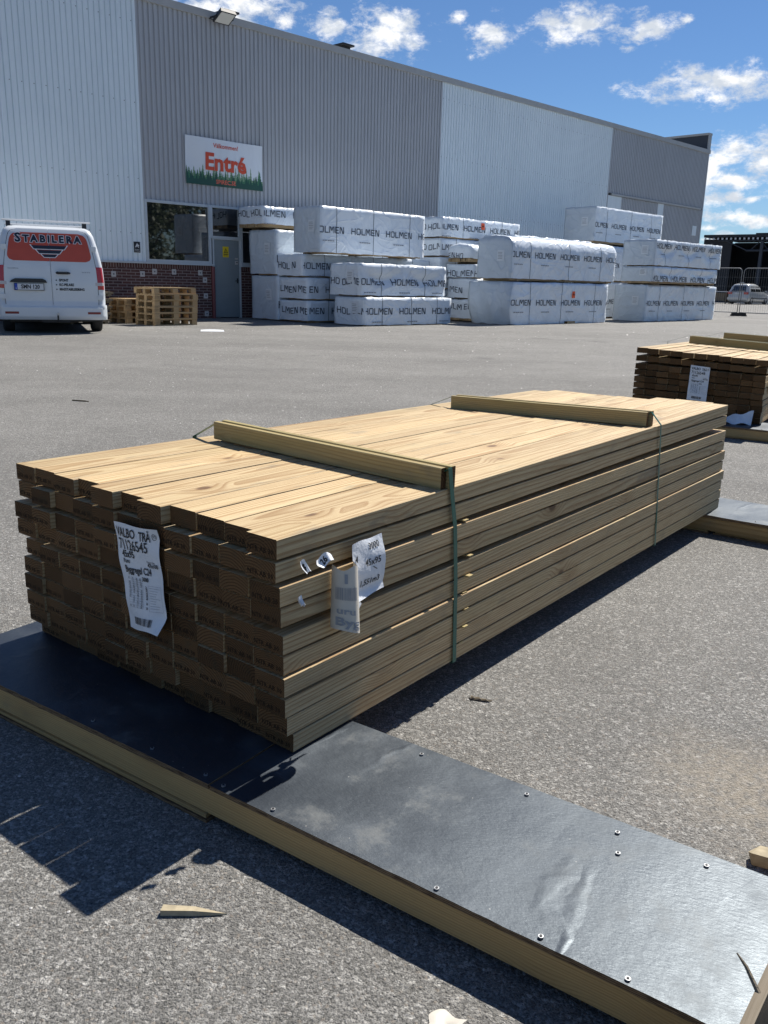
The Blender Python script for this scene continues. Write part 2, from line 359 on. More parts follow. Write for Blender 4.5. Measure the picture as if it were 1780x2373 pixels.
principled('fence_paint', (0.22, 0.23, 0.24), 0.55, build=speck(0.15, 10))
principled('yellow', (0.75, 0.56, 0.02), 0.5); principled('ink', (0.015, 0.017, 0.022), 0.6); principled('white_print', (0.78, 0.79, 0.80), 0.5)
principled('grey_print', (0.30, 0.32, 0.35), 0.6)


def vinyl_build(t, b):
    t.put(b.inputs['Normal'], t.bump(t.noise(t.vmath('MULTIPLY', t.obj(), (2.5, 2.5, 1.2)), 1.0, 2), 0.05, 0.5))


principled('banner_vinyl', (0.72, 0.76, 0.80), 0.4, build=vinyl_build)
principled('banner_red', (0.62, 0.075, 0.03), 0.5); principled('banner_light_green', (0.20, 0.31, 0.19), 0.5)
principled('banner_green', (0.045, 0.17, 0.085), 0.5); principled('banner_dark_green', (0.012, 0.075, 0.055), 0.5); principled('banner_coral', (0.80, 0.16, 0.10), 0.5)


def wrap_build(dull):
    def f(t, b):
        P = t.attr('bc').outputs['Vector']
        wv_ = t.vmath('SCALE', t.vmath('SUBTRACT', t.noise(P, 0.9, 1, 0.5, out=1), (0.5, 0.5, 0.5)), 0.9)
        x, y, z = t.sep(P)
        def creases(ax, ay, az, scale, k_):
            w1 = t.noise(t.vmath('ADD', t.comb(t.math('MULTIPLY', t.math('ADD', x, t.math('MULTIPLY', z, ax)), ay), t.math('MULTIPLY', y, ay * 1.3), t.math('MULTIPLY', z, az)), wv_), scale, 1, 0.4)
            rid = t.math('MULTIPLY', t.math('ABSOLUTE', t.math('SUBTRACT', w1, 0.5)), k_)
            return t.math('POWER', t.math('SUBTRACT', 1.0, rid, clamp=True), 3.0)
        c1 = creases(0.9, 1.1, 0.5, 1.3, 9.0); c2 = creases(-1.1, 1.2, 0.55, 1.5, 10.0); c3 = creases(0.1, 0.5, 2.4, 1.2, 9.0)
        sagn = t.noise(P, 2.4, 2, 0.5)
        d = t.noise(P, 2.0, 5, 0.6)
        c = t.mix(t.math('MULTIPLY', t.ramp(d, 0.42, 0.75), 0.6), dull, tuple(v * 0.84 for v in dull))
        t.put(b.inputs['Base Color'], c)
        h = t.math('ADD', t.math('ADD', t.math('MULTIPLY', c1, 0.5), t.math('MULTIPLY', c2, 0.5)), t.math('ADD', t.math('MULTIPLY', c3, 0.35), t.math('MULTIPLY', sagn, 1.0)))
        t.put(b.inputs['Normal'], t.bump(h, 0.022, 0.8))
        t.put(b.inputs['Roughness'], t.ramp(d, 0.3, 0.7, 0.24, 0.40, smooth=False))
    return f


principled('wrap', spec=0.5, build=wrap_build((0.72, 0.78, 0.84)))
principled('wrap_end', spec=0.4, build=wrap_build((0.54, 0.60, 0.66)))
principled('wrap_print', (0.03, 0.045, 0.075), 0.5)
principled('pack_strap', (0.06, 0.085, 0.11), 0.5)
principled('pack_label', (0.66, 0.70, 0.74), 0.5)
principled('tag_orange', (0.85, 0.12, 0.03), 0.5)
principled('strap_green', (0.018, 0.125, 0.09), 0.35, build=speck(0.2, 60))
def paper_build(t, b):
    nz = t.noise(t.attr('bc').outputs['Vector'], 38, 3, 0.6)
    t.put(b.inputs['Normal'], t.bump(nz, 0.006, 0.5))
    t.put(b.inputs['Base Color'], t.mix(t.ramp(t.noise(t.obj(), 12, 3), 0.4, 0.7), (0.75, 0.77, 0.80), (0.66, 0.69, 0.73)))


principled('paper', rough=0.4, build=paper_build)
principled('paper_back', (0.62, 0.58, 0.50), 0.5, build=speck(0.1, 40))
principled('van_white', (0.68, 0.71, 0.735), 0.28, build=speck(0.05, 3), Coat_Weight=0.5, Coat_Roughness=0.08)
principled('van_film', (0.55, 0.085, 0.045), 0.3, build=speck(0.12, 5))
principled('seam_dark', (0.02, 0.022, 0.025), 0.7)
principled('lamp_red', (0.42, 0.012, 0.018), 0.15, Coat_Weight=0.6); principled('lamp_clear', (0.55, 0.50, 0.50), 0.2); principled('reflector_red', (0.22, 0.03, 0.03), 0.3)
principled('plate_paint', (0.62, 0.64, 0.66), 0.4); principled('plate_blue', (0.02, 0.07, 0.42), 0.4); principled('van_navy', (0.018, 0.022, 0.04), 0.4)
principled('car_silver', (0.50, 0.51, 0.50), 0.3, metal=0.2, Coat_Weight=0.5)
principled('shed_dark', (0.020, 0.023, 0.028), 0.7, build=speck(0.3, 1)); principled('shed_steel', (0.040, 0.050, 0.066), 0.6); principled('shed_door', (0.26, 0.275, 0.30), 0.6, build=speck(0.2, 1.5))
principled('roof_light', (0.55, 0.56, 0.57), 0.5); principled('tarp_grey', (0.10, 0.11, 0.12), 0.4); principled('tarp_pale', (0.55, 0.56, 0.55), 0.4)
principled('leaf', (0.055, 0.085, 0.025), 0.6, build=speck(0.5, 1.0)); principled('bark', (0.10, 0.075, 0.055), 0.9)
principled('stone_pale', (0.62, 0.60, 0.57), 0.35, build=speck(0.35, 60)); principled('concrete_block', (0.06, 0.06, 0.062), 0.8)


# ------------------------------------------------------------------ mesh helpers
class MB:
    """collects geometry for one mesh object"""
    def __init__(s): s.v = []; s.f = []; s.m = []; s.bc = []; s.seed = []; s.mats = []
    def mi(s, mat):
        if mat not in s.mats: s.mats.append(mat)
        return s.mats.index(mat)
    def add(s, vs, fs, mat, bc=None, seed=0.0, X=None):
        o = len(s.v)
        vv = [Vector(p) for p in vs]
        s.bc.extend([Vector(p) for p in bc] if bc else [p.copy() for p in vv])
        s.seed.extend([seed] * len(vv))
        s.v.extend([X @ p for p in vv] if X is not None else vv)
        ms = mat if isinstance(mat, list) else [mat] * len(fs)
        for f, mm in zip(fs, ms):
            s.f.append(tuple(i + o for i in f)); s.m.append(s.mi(mm))
        return o
    def box(s, lo, hi, mat, X=None, seed=0.0, long=None):
        x0, y0, z0 = lo; x1, y1, z1 = hi
        vs = [(x0, y0, z0), (x1, y0, z0), (x1, y1, z0), (x0, y1, z0), (x0, y0, z1), (x1, y0, z1), (x1, y1, z1), (x0, y1, z1)]
        fs = [(0, 3, 2, 1), (4, 5, 6, 7), (0, 1, 5, 4), (1, 2, 6, 5), (2, 3, 7, 6), (3, 0, 4, 7)]
        bc = None
        if long is not None:
            c = [(x0 + x1) / 2, (y0 + y1) / 2, (z0 + z1) / 2]
            def perm(p):
                q = [p[i] - c[i] for i in range(3)]
                return (q[1], q[0], q[2]) if long == 0 else ((q[0], q[2], q[1]) if long == 2 else tuple(q))
            bc = [perm(p) for p in vs]
        return s.add(vs, fs, mat, bc, seed, X)
    def prism(s, prof, y0, y1, mat, endmat=None, X=None, seed=0.0, axis=1):
        """profile (x,z) extruded along y; axis 0 extrudes along x instead"""
        n_ = len(prof); ymid = (y0 + y1) / 2
        def pt(p, y): return (p[0], y, p[1]) if axis == 1 else ((y, -p[0], p[1]) if axis == 0 else (p[0], p[1], y))
        vs = [pt(p, y0) for p in prof] + [pt(p, y1) for p in prof]
        bc = [(p[0], y0 - ymid, p[1]) for p in prof] + [(p[0], y1 - ymid, p[1]) for p in prof]
        fs = [(i, (i + 1) % n_, n_ + (i + 1) % n_, n_ + i) for i in range(n_)]
        ms = [mat] * n_
        o = s.add(vs, fs, ms, bc, seed, X)
        # separate end vertices keep the end shading crisp
        s.add([pt(p, y0) for p in prof], [tuple(reversed(range(n_)))], endmat or mat, bc[:n_], seed, X)
        s.add([pt(p, y1) for p in prof], [tuple(range(n_))], endmat or mat, bc[n_:], seed, X)
        return o
    def tube(s, pts, rad, mat, seg=8, cap=True):
        pts = [Vector(p) for p in pts]; rings = []
        for i, p in enumerate(pts):
            d = (pts[min(i + 1, len(pts) - 1)] - pts[max(i - 1, 0)]).normalized()
            a_ = d.cross(Vector((0, 0, 1)))
            if a_.length < 1e-3: a_ = d.cross(Vector((0, 1, 0)))
            a_.normalize(); b_ = a_.cross(d)
            rr = rad[i] if isinstance(rad, (list, tuple)) else rad
            rings.append([p + (a_ * math.cos(2 * math.pi * j / seg) + b_ * math.sin(2 * math.pi * j / seg)) * rr for j in range(seg)])
        vs = [q for rg in rings for q in rg]
        fs = [(i * seg + j, i * seg + (j + 1) % seg, (i + 1) * seg + (j + 1) % seg, (i + 1) * seg + j) for i in range(len(pts) - 1) for j in range(seg)]
        if cap:
            fs.append(tuple(reversed(range(seg)))); fs.append(tuple((len(pts) - 1) * seg + j for j in range(seg)))
        return s.add(vs, fs, mat)
    def grid(s, fn, nu, nv, mat, bcfn=None, seed=0.0):
        vs = [fn(i / nu, j / nv) for j in range(nv + 1) for i in range(nu + 1)]
        bc = [bcfn(i / nu, j / nv) for j in range(nv + 1) for i in range(nu + 1)] if bcfn else None
        fs = [(j * (nu + 1) + i, j * (nu + 1) + i + 1, (j + 1) * (nu + 1) + i + 1, (j + 1) * (nu + 1) + i) for j in range(nv) for i in range(nu)]
        return s.add(vs, fs, mat, bc, seed)
    def build(s, name, parent=None, smooth=False, kind=None, loc=None):
        me = bpy.data.meshes.new(name)
        me.from_pydata(s.v, [], s.f)
        for mm in s.mats: me.materials.append(MATS[mm])
        me.polygons.foreach_set('material_index', s.m)
        if smooth: me.polygons.foreach_set('use_smooth', [True] * len(s.f))
        at = me.attributes.new('bc', 'FLOAT_VECTOR', 'POINT'); at.data.foreach_set('vector', [c for p in s.bc for c in p])
        a2 = me.attributes.new('seed', 'FLOAT', 'POINT'); a2.data.foreach_set('value', s.seed)
        me.update(); me.validate()
        o = bpy.data.objects.new(name, me); COL.objects.link(o)
        if parent is not None: o.parent = parent
        if kind: o['kind'] = kind
        if loc is not None: o.location = loc
        return o


def empty(name, loc=(0, 0, 0), rz=0.0):
    o = bpy.data.objects.new(name, None); COL.objects.link(o); o.empty_display_size = 0.2
    o.location = loc; o.rotation_euler = (0, 0, rz); return o


def tag(o, label, cat, group=None):
    o['label'] = label; o['category'] = cat
    if group: o['group'] = group
    return o


def chamfer(wd, ht, c=0.003, cx=0.0, cz=0.0):
    a_, b_ = wd / 2, ht / 2
    return [(cx + x, cz + z) for x, z in [(-a_ + c, -b_), (a_ - c, -b_), (a_, -b_ + c), (a_, b_ - c), (a_ - c, b_), (-a_ + c, b_), (-a_, b_ - c), (-a_, -b_ + c)]]


_txt = {}


def text_geo(body, size=1.0, bold=0.0, align='CENTER', sx=1.0, shear=0.0, res=2):
    """flat lettering as (verts2d, faces), x right, y up"""
    key = (body, size, bold, align, sx, shear, res)
    if key in _txt: return _txt[key]
    cu = bpy.data.curves.new('txt', 'FONT'); cu.body = body; cu.size = size; cu.align_x = align; cu.align_y = 'CENTER'
    cu.offset = bold; cu.resolution_u = res; cu.shear = shear; cu.fill_mode = 'FRONT'
    ob = bpy.data.objects.new('txt', cu); COL.objects.link(ob)
    dg = bpy.context.evaluated_depsgraph_get()
    me = bpy.data.meshes.new_from_object(ob.evaluated_get(dg))
    out = ([(v.co.x * sx, v.co.y) for v in me.vertices], [tuple(p.vertices) for p in me.polygons])
    bpy.data.objects.remove(ob); bpy.data.curves.remove(cu); bpy.data.meshes.remove(me)
    _txt[key] = out
    return out


def put_text(mb, geo, fn, mat):
    vs, fs = geo
    mb.add([fn(x, y) for x, y in vs], fs, mat)


RND = random.Random(7)
# ------------------------------------------------------------------ ground
mb = MB()
mb.add([(-1500, -1500, 0), (1500, -1500, 0), (1500, 1500, 0), (-1500, 1500, 0)], [(0, 1, 2, 3)], 'asphalt')
gnd = mb.build('ground', kind='structure')

# ------------------------------------------------------------------ warehouse
B0 = Vector((-4.71, 25.388, 0)); AV = Vector((0.70223465, 0.71194557, 0)); NV = Vector((0.71194557, -0.70223465, 0))
WROT = math.atan2(AV.y, AV.x)


def WP(al, out, z): return B0 + AV * al + NV * out + Vector((0, 0, z))


WH = tag(empty('warehouse', B0, WROT), 'long corrugated metal warehouse in pale and dark grey bands over a brick base', 'building')
# local frame: x along the wall, -y outwards
XL = -17.0
secs = [(XL, -2.57, 'wall_light'), (-2.57, 8.95, 'wall_dark'), (8.95, 20.05, 'wall_light'), (20.05, 29.2, 'wall_dark')]
PITCH, DEP, TOP = 0.1425, 0.034, 7.74


def corr(mb, x0, x1, z0, z1, mat, y=0.0, flat=0.72):
    """trapezoid corrugation facing -y"""
    prof = []; x = x0; slope = 0.16
    while x < x1 - 1e-6:
        pts = [(0, -DEP), (flat, -DEP), (flat + slope * 0.55, 0), (1 - slope * 0.55, 0)]
        for fx, yy in pts:
            xx = x + fx * PITCH
            if xx < x1: prof.append((xx, y + yy))
        x += PITCH
    prof.append((x1, y - DEP))
    n_ = len(prof)
    vs = [(px, py, z0) for px, py in prof] + [(px, py, z1) for px, py in prof]
    mb.add(vs, [(i, i + 1, n_ + i + 1, n_ + i) for i in range(n_ - 1)], mat)


for i, (x0, x1, mt) in enumerate(secs):
    mb = MB()
    if i == 0: corr(mb, x0, x1, 1.49, TOP, mt)
    elif i == 1:
        corr(mb, x0, 0.55, 3.06, TOP, mt, flat=0.55)
        corr(mb, 0.55 + 0.0, x1, 1.49 if False else 3.06, TOP, mt, flat=0.55)
        corr(mb, 1.75, x1, 0.06, 3.06, mt, flat=0.55)
    elif i == 2: corr(mb, x0, x1, 0.06, TOP, mt)
    else:
        corr(mb, x0, x1, 5.12, TOP, mt, flat=0.55)
        corr(mb, 21.25, 24.6, 0.06, 5.02, mt, y=-0.0, flat=0.55); corr(mb, 25.15, x1, 0.06, 5.02, mt, flat=0.55)
        mb.box((24.6, -0.03, 0.06), (25.15, -0.0, 5.02), 'wall_light'); mb.box((x0 + 0.06, -0.03, 0.06), (21.25, -0.0, 5.02), 'wall_light')
    if i in (0, 2):
        for zz in (5.35, 3.55, 7.2, 2.2):
            x = x0 + 0.05
            while x < x1:
                xx = x + PITCH * 0.30; yy = -DEP
                mb.box((xx - 0.009, yy - 0.006, zz - 0.009 + 0.015 * math.sin(x)), (xx + 0.009, yy + 0.002, zz + 0.009 + 0.015 * math.sin(x)), 'screw_dark')
                x += PITCH * 2
    mb.build('wall_panel', WH)
# edge strips between colour bands, top trim, end corner
for x in (-2.57, 8.95, 20.05):
    mb = MB(); mb.box((x - 0.035, -0.042, 1.49 if x < 0 else 0.06), (x + 0.035, -DEP - 0.002, TOP), 'wall_dark' if x > 0 else 'wall_light'); mb.build('edge_strip', WH)
mb = MB(); mb.box((29.14, -0.045, 0.06), (29.26, 0.06, TOP), 'wall_dark'); mb.build('corner_trim', WH)
mb = MB()
segs = [XL, -8.4, -2.45, 3.3, 8.3, 14.2, 20.25, 23.6, 29.3]
for i in range(len(segs) - 1):
    mb.box((segs[i] + 0.003, -0.085, TOP - 0.03 + 0.002 * (i % 2)), (segs[i + 1] - 0.003, 0.35, TOP + 0.15 + 0.002 * (i % 2)), 'trim_grey')
mb.build('roof_trim', WH)
mb = MB()
mb.box((XL, 0.36, 7.3), (29.1, 40, 7.55), 'trim_grey')
mb.box((XL, 0.05, 0.0), (XL + 0.2, 40, 7.3), 'wall_light')
mb.build('roof', WH)
mb = MB()   # raised parapet along the far end wall
mb.box((29.0, -0.02, 7.86), (29.24, 40, 8.56), 'shed_steel'); mb.box((28.93, -0.07, 8.56), (29.31, 40, 8.66), 'trim_grey'); mb.box((28.97, -0.06, 7.9), (29.28, -0.022, 8.56), 'trim_grey')
mb.box((29.0, 0.061, 0.0), (29.24, 40, 7.86), 'wall_dark')
mb.build('parapet', WH)
for x in (-8.0, 0.7, 5.05):
    mb = MB(); mb.box((x - 0.05, 0.6, 7.5), (x + 0.05, 0.7, 8.15), 'trim_grey'); mb.box((x - 0.24, 0.4, 8.152), (x + 0.24, 0.88, 8.20), 'shed_dark'); mb.box((x - 0.15, 0.5, 8.05), (x + 0.15, 0.78, 8.151), 'shed_dark'); mb.build('roof_vent', WH)
# brick base
mb = MB()
mb.box((XL, -0.02, 0), (-0.42, 0.2, 1.33), 'brick'); mb.box((XL, -0.022, 1.33), (-0.42, 0.2, 1.44), 'brick_soldier')
mb.box((0.52, -0.02, 0), (1.75, 0.2, 1.33), 'brick'); mb.box((0.52, -0.022, 1.33), (1.75, 0.2, 1.44), 'brick_soldier')
mb.box((1.75, -0.01, 0), (29.2, 0.2, 0.3), 'concrete_block')
mb.build('brick_base', WH)
mb = MB()
mb.box((XL, -0.10, 1.44), (-0.42, 0.02, 1.49), 'window_frame'); mb.box((0.5, -0.10, 1.44), (1.75, 0.02, 1.49), 'window_frame')
mb.build('sill', WH)


def window(x0, x1, z0, z1, fw=0.07):
    f = MB()
    f.box((x0, -0.075, z1 - fw), (x1, 0.03, z1), 'window_frame'); f.box((x0, -0.075, z0), (x1, 0.03, z0 + fw), 'window_frame')
    f.box((x0, -0.073, z0 + fw), (x0 + fw, 0.03, z1 - fw), 'window_frame'); f.box((x1 - fw, -0.073, z0 + fw), (x1, 0.03, z1 - fw), 'window_frame')
    fo = f.build('window', WH)
    g = MB(); g.box((x0 + fw, -0.025, z0 + fw), (x1 - fw, 0.0, z1 - fw), 'glass_dark'); g.build('pane', fo)


window(-2.53, -0.50, 1.49, 3.06); window(-0.50, 0.50, 2.19, 3.06, 0.06); window(0.50, 1.75, 1.49, 3.06)
mb = MB(); mb.box((0.0, 0.1, 0.0), (1.75, 0.3, 3.2), 'shed_dark'); mb.box((-2.6, 0.1, 1.45), (0.0, 0.3, 3.2), 'shed_dark'); mb.build('inner_wall', WH)
d = MB(); d.box((-0.395, -0.035, 0.03), (0.455, 0.01, 2.155), 'door_grey')
door = d.build('door', WH)
d = MB(); d.box((-0.45, -0.055, 0.0), (-0.40, 0.03, 2.19), 'window_frame'); d.box((0.46, -0.055, 0.0), (0.51, 0.03, 2.19), 'window_frame'); d.box((-0.40, -0.055, 2.16), (0.46, 0.03, 2.189), 'window_frame'); d.build('door_frame', WH)
d = MB(); d.box((0.31, -0.045, 1.50), (0.41, -0.036, 1.60), 'plate_white'); d.box((0.31, -0.047, 1.64), (0.41, -0.036, 1.68), 'plate_white'); d.box((0.34, -0.055, 1.545), (0.395, -0.046, 1.565), 'ink'); d.build('door_lock', door)
d = MB(); d.tube([(0.39, -0.036, 1.05), (0.39, -0.085, 1.05), (0.28, -0.09, 1.045)], 0.011, 'black_plastic'); d.box((0.365, -0.043, 0.98), (0.415, -0.0355, 1.12), 'black_plastic'); d.build('door_handle', door)
d = MB(); d.tube([(-0.465, -0.07, 0.0), (-0.465, -0.07, 1.42)], 0.052, 'pipe_red', 12); d.build('downpipe', WH)
mb = MB(); mb.box((20.3, -0.09, 5.03), (28.95, -0.02, 5.11), 'trim_grey'); mb.build('sliding_door_rail', WH)
mb = MB(); mb.box((28.3, -0.05, 3.77), (28.75, -0.028, 4.24), 'wall_light'); mb.build('vent_plate', WH)

# things fixed to the wall: each its own object
FL = tag(empty('floodlight', WP(-0.1, 0.1, 7.72), WROT), 'square black floodlight with pale glass bracketed under the roof edge', 'floodlight')
X = Matrix.Translation((0, -0.33, 0.02)) @ Matrix.Rotation(R(-28), 4, 'X')
mb = MB()
mb.prism([(-0.30, -0.04), (0.30, -0.04), (0.27, 0.07), (-0.27, 0.07)], -0.26, 0.26, 'black_plastic', X=X)
for q in range(9): mb.box((-0.25 + q * 0.06, -0.24, 0.07), (-0.235 + q * 0.06, 0.24, 0.11), 'black_plastic', X=X)
mb.build('housing', FL)
mb = MB(); mb.box((-0.26, -0.22, -0.048), (0.26, 0.22, -0.041), 'lamp_glass', X=X); mb.build('lens', FL)
mb = MB(); mb.box((-0.33, -0.35, -0.02), (-0.305, 0.08, 0.03), 'black_plastic'); mb.box((0.305, -0.35, -0.02), (0.33, 0.08, 0.03), 'black_plastic'); mb.box((-0.33, 0.04, -0.02), (0.33, 0.085, 0.03), 'black_plastic'); mb.build('bracket', FL); FL.scale = (.82, .82, .82)

BN = tag(empty('banner', WP(-1.25, 0.075, 3.56), WROT), 'white welcome banner with red lettering above a printed green spruce forest', 'banner')
BWd, BH = 2.55, 1.21


def bsurf(x, z, o=0.0):   # gentle sag of the vinyl between its fixings
    yy = 0.012 * math.sin(x * 7.8) * (1 - abs(2 * z / BH - 1)) + 0.014 * math.sin(x * 2.1 + z * 3)
    if x > 2.0: yy -= 0.02 * math.sin((x - 2.0) * 5) * (z / BH)
    return (x, yy - o, z)


mb = MB()
mb.grid(lambda u, v: bsurf(u * BWd, v * BH), 40, 16, 'banner_vinyl'); mb.grid(lambda u, v: bsurf((1 - u) * BWd, v * BH, -0.004), 40, 16, 'banner_vinyl')
mb.build('sheet', BN, smooth=True)
mb = MB(); rr = random.Random(3)


def spruce(mb, x, base, top, hw, mat, o):
    pts_l, pts_r = [], []; nt = 7
    for q in range(nt):
        z0_ = top - (top - base) * (q / nt) ** 0.9; wq = hw * (q / nt) ** 0.9
        z1_ = top - (top - base) * ((q + 0.85) / nt) ** 0.9; w1 = hw * ((q + 1) / nt) ** 0.9
        pts_l += [(-wq * 0.62, z0_), (-w1, z1_)]; pts_r += [(wq * 0.62, z0_), (w1, z1_)]
    for q in range(len(pts_l) - 1):
        a_, b_, c_, d_ = pts_l[q], pts_r[q], pts_r[q + 1], pts_l[q + 1]
        mb.add([bsurf(min(max(x + p[0], 0), BWd), max(p[1], 0), o) for p in (d_, c_, b_, a_)], [(0, 1, 2, 3)], mat)


for mat, o, cnt, b0_, h0, h1 in (('banner_light_green', 0.0035, 22, 0.0, 0.36, 0.56), ('banner_green', 0.006, 25, 0.0, 0.28, 0.46), ('banner_dark_green', 0.0085, 27, 0.0, 0.20, 0.36)):
    for q in range(cnt): spruce(mb, (q + rr.random()) / cnt * BWd, b0_, rr.uniform(h0, h1) * (1 if rr.random() < 0.8 else 1.15), rr.uniform(0.075, 0.125), mat, o)
    hb = h0 * 0.72
    mb.grid(lambda u, v: bsurf(u * BWd, v * hb, o + 0.0006), 40, 6, mat)
mb.build('forest_print', BN)
mb = MB()
put_text(mb, text_geo('Välkommen!', 0.165, 0.0025), lambda x, y: bsurf(1.30 + x, 1.04 + y, 0.006), 'banner_red'); mb.build('welcome_text', BN)
mb = MB(); put_text(mb, text_geo('Entré', 0.60, 0.020), lambda x, y: bsurf(1.28 + x * 1.04, 0.60 + y, 0.014), 'banner_red'); mb.build('entrance_text', BN)
mb = MB(); put_text(mb, text_geo('SPIREC.SE', 0.155, 0.0025), lambda x, y: bsurf(1.28 + x, 0.115 + y, 0.014), 'banner_coral'); mb.build('web_text', BN)

sg = tag(empty('wall_sign', WP(-2.88, 0.045, 1.71), WROT), 'small black sign with a white camera symbol left of the window', 'sign')
mb = MB(); mb.box((0, -0.004, 0), (0.18, 0.004, 0.27), 'ink'); mb.build('sign_plate', sg)
mb = MB()
mb.add([(0.03, -0.008, 0.13), (0.09, -0.008, 0.235), (0.105, -0.008, 0.215), (0.06, -0.008, 0.13)], [(0, 3, 2, 1)], 'white_print')
mb.add([(0.09, -0.008, 0.235), (0.155, -0.008, 0.17), (0.135, -0.008, 0.155), (0.095, -0.008, 0.205)], [(0, 3, 2, 1)], 'white_print')
mb.add([(0.06, -0.008, 0.15), (0.10, -0.008, 0.19), (0.14, -0.008, 0.13), (0.12, -0.008, 0.12), (0.10, -0.008, 0.155)], [(0, 4, 3, 2, 1)], 'white_print')
put_text(mb, text_geo('Kamera-', 0.042, 0.0), lambda x, y: (0.09 + x, -0.008, 0.075 + y), 'white_print'); put_text(mb, text_geo('bevakning', 0.036, 0.0), lambda x, y: (0.09 + x, -0.008, 0.04 + y), 'white_print')
mb.build('symbol', sg)
sg = tag(empty('warning_sign', WP(-0.105, 0.041, 1.69), WROT), 'yellow warning sign with black triangle fixed to the grey door', 'sign')
mb = MB(); mb.box((0, -0.003, 0), (0.20, 0.003, 0.29), 'yellow'); mb.build('sign_plate', sg)
mb = MB()
A3 = [(0.03, 0.115), (0.17, 0.115), (0.10, 0.25)]; c3 = (0.1, 0.16); I3 = [(c3[0] + (x - c3[0]) * 0.66, c3[1] + (z - c3[1]) * 0.66) for x, z in A3]
for q in range(3):
    p0, p1, q1, q0 = A3[q], A3[(q + 1) % 3], I3[(q + 1) % 3], I3[q]
    mb.add([(p[0], -0.006, p[1]) for p in (p0, p1, q1, q0)], [(0, 1, 2, 3)], 'ink')
mb.add([(p[0], -0.006, p[1]) for p in ((0.105, 0.20), (0.085, 0.155), (0.098, 0.158), (0.092, 0.13), (0.115, 0.17), (0.102, 0.167))], [(0, 1, 2, 3, 4, 5)], 'ink')
put_text(mb, text_geo('Varning', 0.05, 0.002), lambda x, y: (0.10 + x, -0.006, 0.075 + y), 'ink'); put_text(mb, text_geo('Elektrisk utrustning', 0.02, 0.0), lambda x, y: (0.10 + x, -0.006, 0.035 + y), 'ink')
mb.build('symbol', sg)
for q, (al, z, why) in enumerate([(-3.487, 1.153, 'white square wall plate, the leftmost one, above the lower pallet stack'), (-2.657, 1.172, 'white square wall plate on the brick just under the left end of the big window'), (-2.296, 1.241, 'white square wall plate under the big window, slightly higher than its left neighbour'), (-1.699, 1.248, 'white square wall plate on the brick above the middle of the tall pallet stack'), (-0.863, 1.243, 'white square wall plate on brick near the red downpipe, topmost of its column'), (-0.715, 1.05, 'white square wall plate beside the red downpipe, second from the top of its column'), (-0.699, 0.62, 'white square wall plate beside the red downpipe at mid height'), (-0.686, 0.13, 'white square wall plate beside the red downpipe, lowest one near the ground')]):
    o = tag(empty('wall_plate', WP(al, 0.021, z), WROT), why, 'wall plate', 'white plates on the brick base')
    mb = MB(); mb.prism(chamfer(0.13, 0.14, 0.008), -0.012, 0.0, 'plate_white'); mb.build('plate', o)
    mb = MB(); mb.tube([(0, -0.012, 0), (0, -0.022, 0)], 0.022, 'screw_dark', 8); mb.build('bolt', o)

# ------------------------------------------------------------------ wrapped timber packs
LET = {  # strokes as quads in a unit letter box (w 0.82, h 1), stroke width .14
    'H': [(0, 0, .14, 1), (.68, 0, .82, 1), (.14, .43, .68, .57)],
    'O': [(0, .1, .14, .9), (.68, .1, .82, .9), (.1, 0, .72, .14), (.1, .86, .72, 1)],
    'L': [(0, 0, .14, 1), (.14, 0, .72, .14)],
    'M': [(0, 0, .14, 1), (.82, 0, .96, 1), ((.14, 1), (.30, 1), (.55, .34), (.41, .34)), ((.66, 1), (.82, 1), (.55, .34), (.41, .34))],
    'E': [(0, 0, .14, 1), (.14, 0, .70, .14), (.14, .86, .70, 1), (.14, .43, .62, .57)],
    'N': [(0, 0, .14, 1), (.68, 0, .82, 1), ((.10, 1), (.28, 1), (.72, 0), (.54, 0))]}
ADV = {'H': 1.02, 'O': 1.02, 'L': .86, 'M': 1.16, 'E': .88, 'N': 1.0}


def word_quads(h, x0=0.0, word='HOLMEN', xs=1.10):
    out = []; x = x0
    for ch in word:
        for s in LET[ch]:
            if isinstance(s[0], tuple):
                a_, b_, c_, d_ = s
                for q in range(4):
                    t0, t1 = q / 4, (q + 1) / 4
                    L = lambda p, r, t: (p[0] + (r[0] - p[0]) * t, p[1] + (r[1] - p[1]) * t)
                    pts = [L(a_, d_, t0), L(b_, c_, t0), L(b_, c_, t1), L(a_, d_, t1)]
                    out.append([(x + px * h * xs, pz * h) for px, pz in pts])
            else:
                ax, az_, bx, bz = s; nx = max(1, round((bx - ax) / .2)); nz = max(1, round((bz - az_) / .2))
                for i in range(nx):
                    for j in range(nz):
                        xa, xb = ax + (bx - ax) * i / nx, ax + (bx - ax) * (i + 1) / nx; za, zb = az_ + (bz - az_) * j / nz, az_ + (bz - az_) * (j + 1) / nz
                        out.append([(x + px * h * xs, pz * h) for px, pz in ((xa, za), (xb, za), (xb, zb), (xa, zb))])
        x += ADV[ch] * h * xs
    return out, x


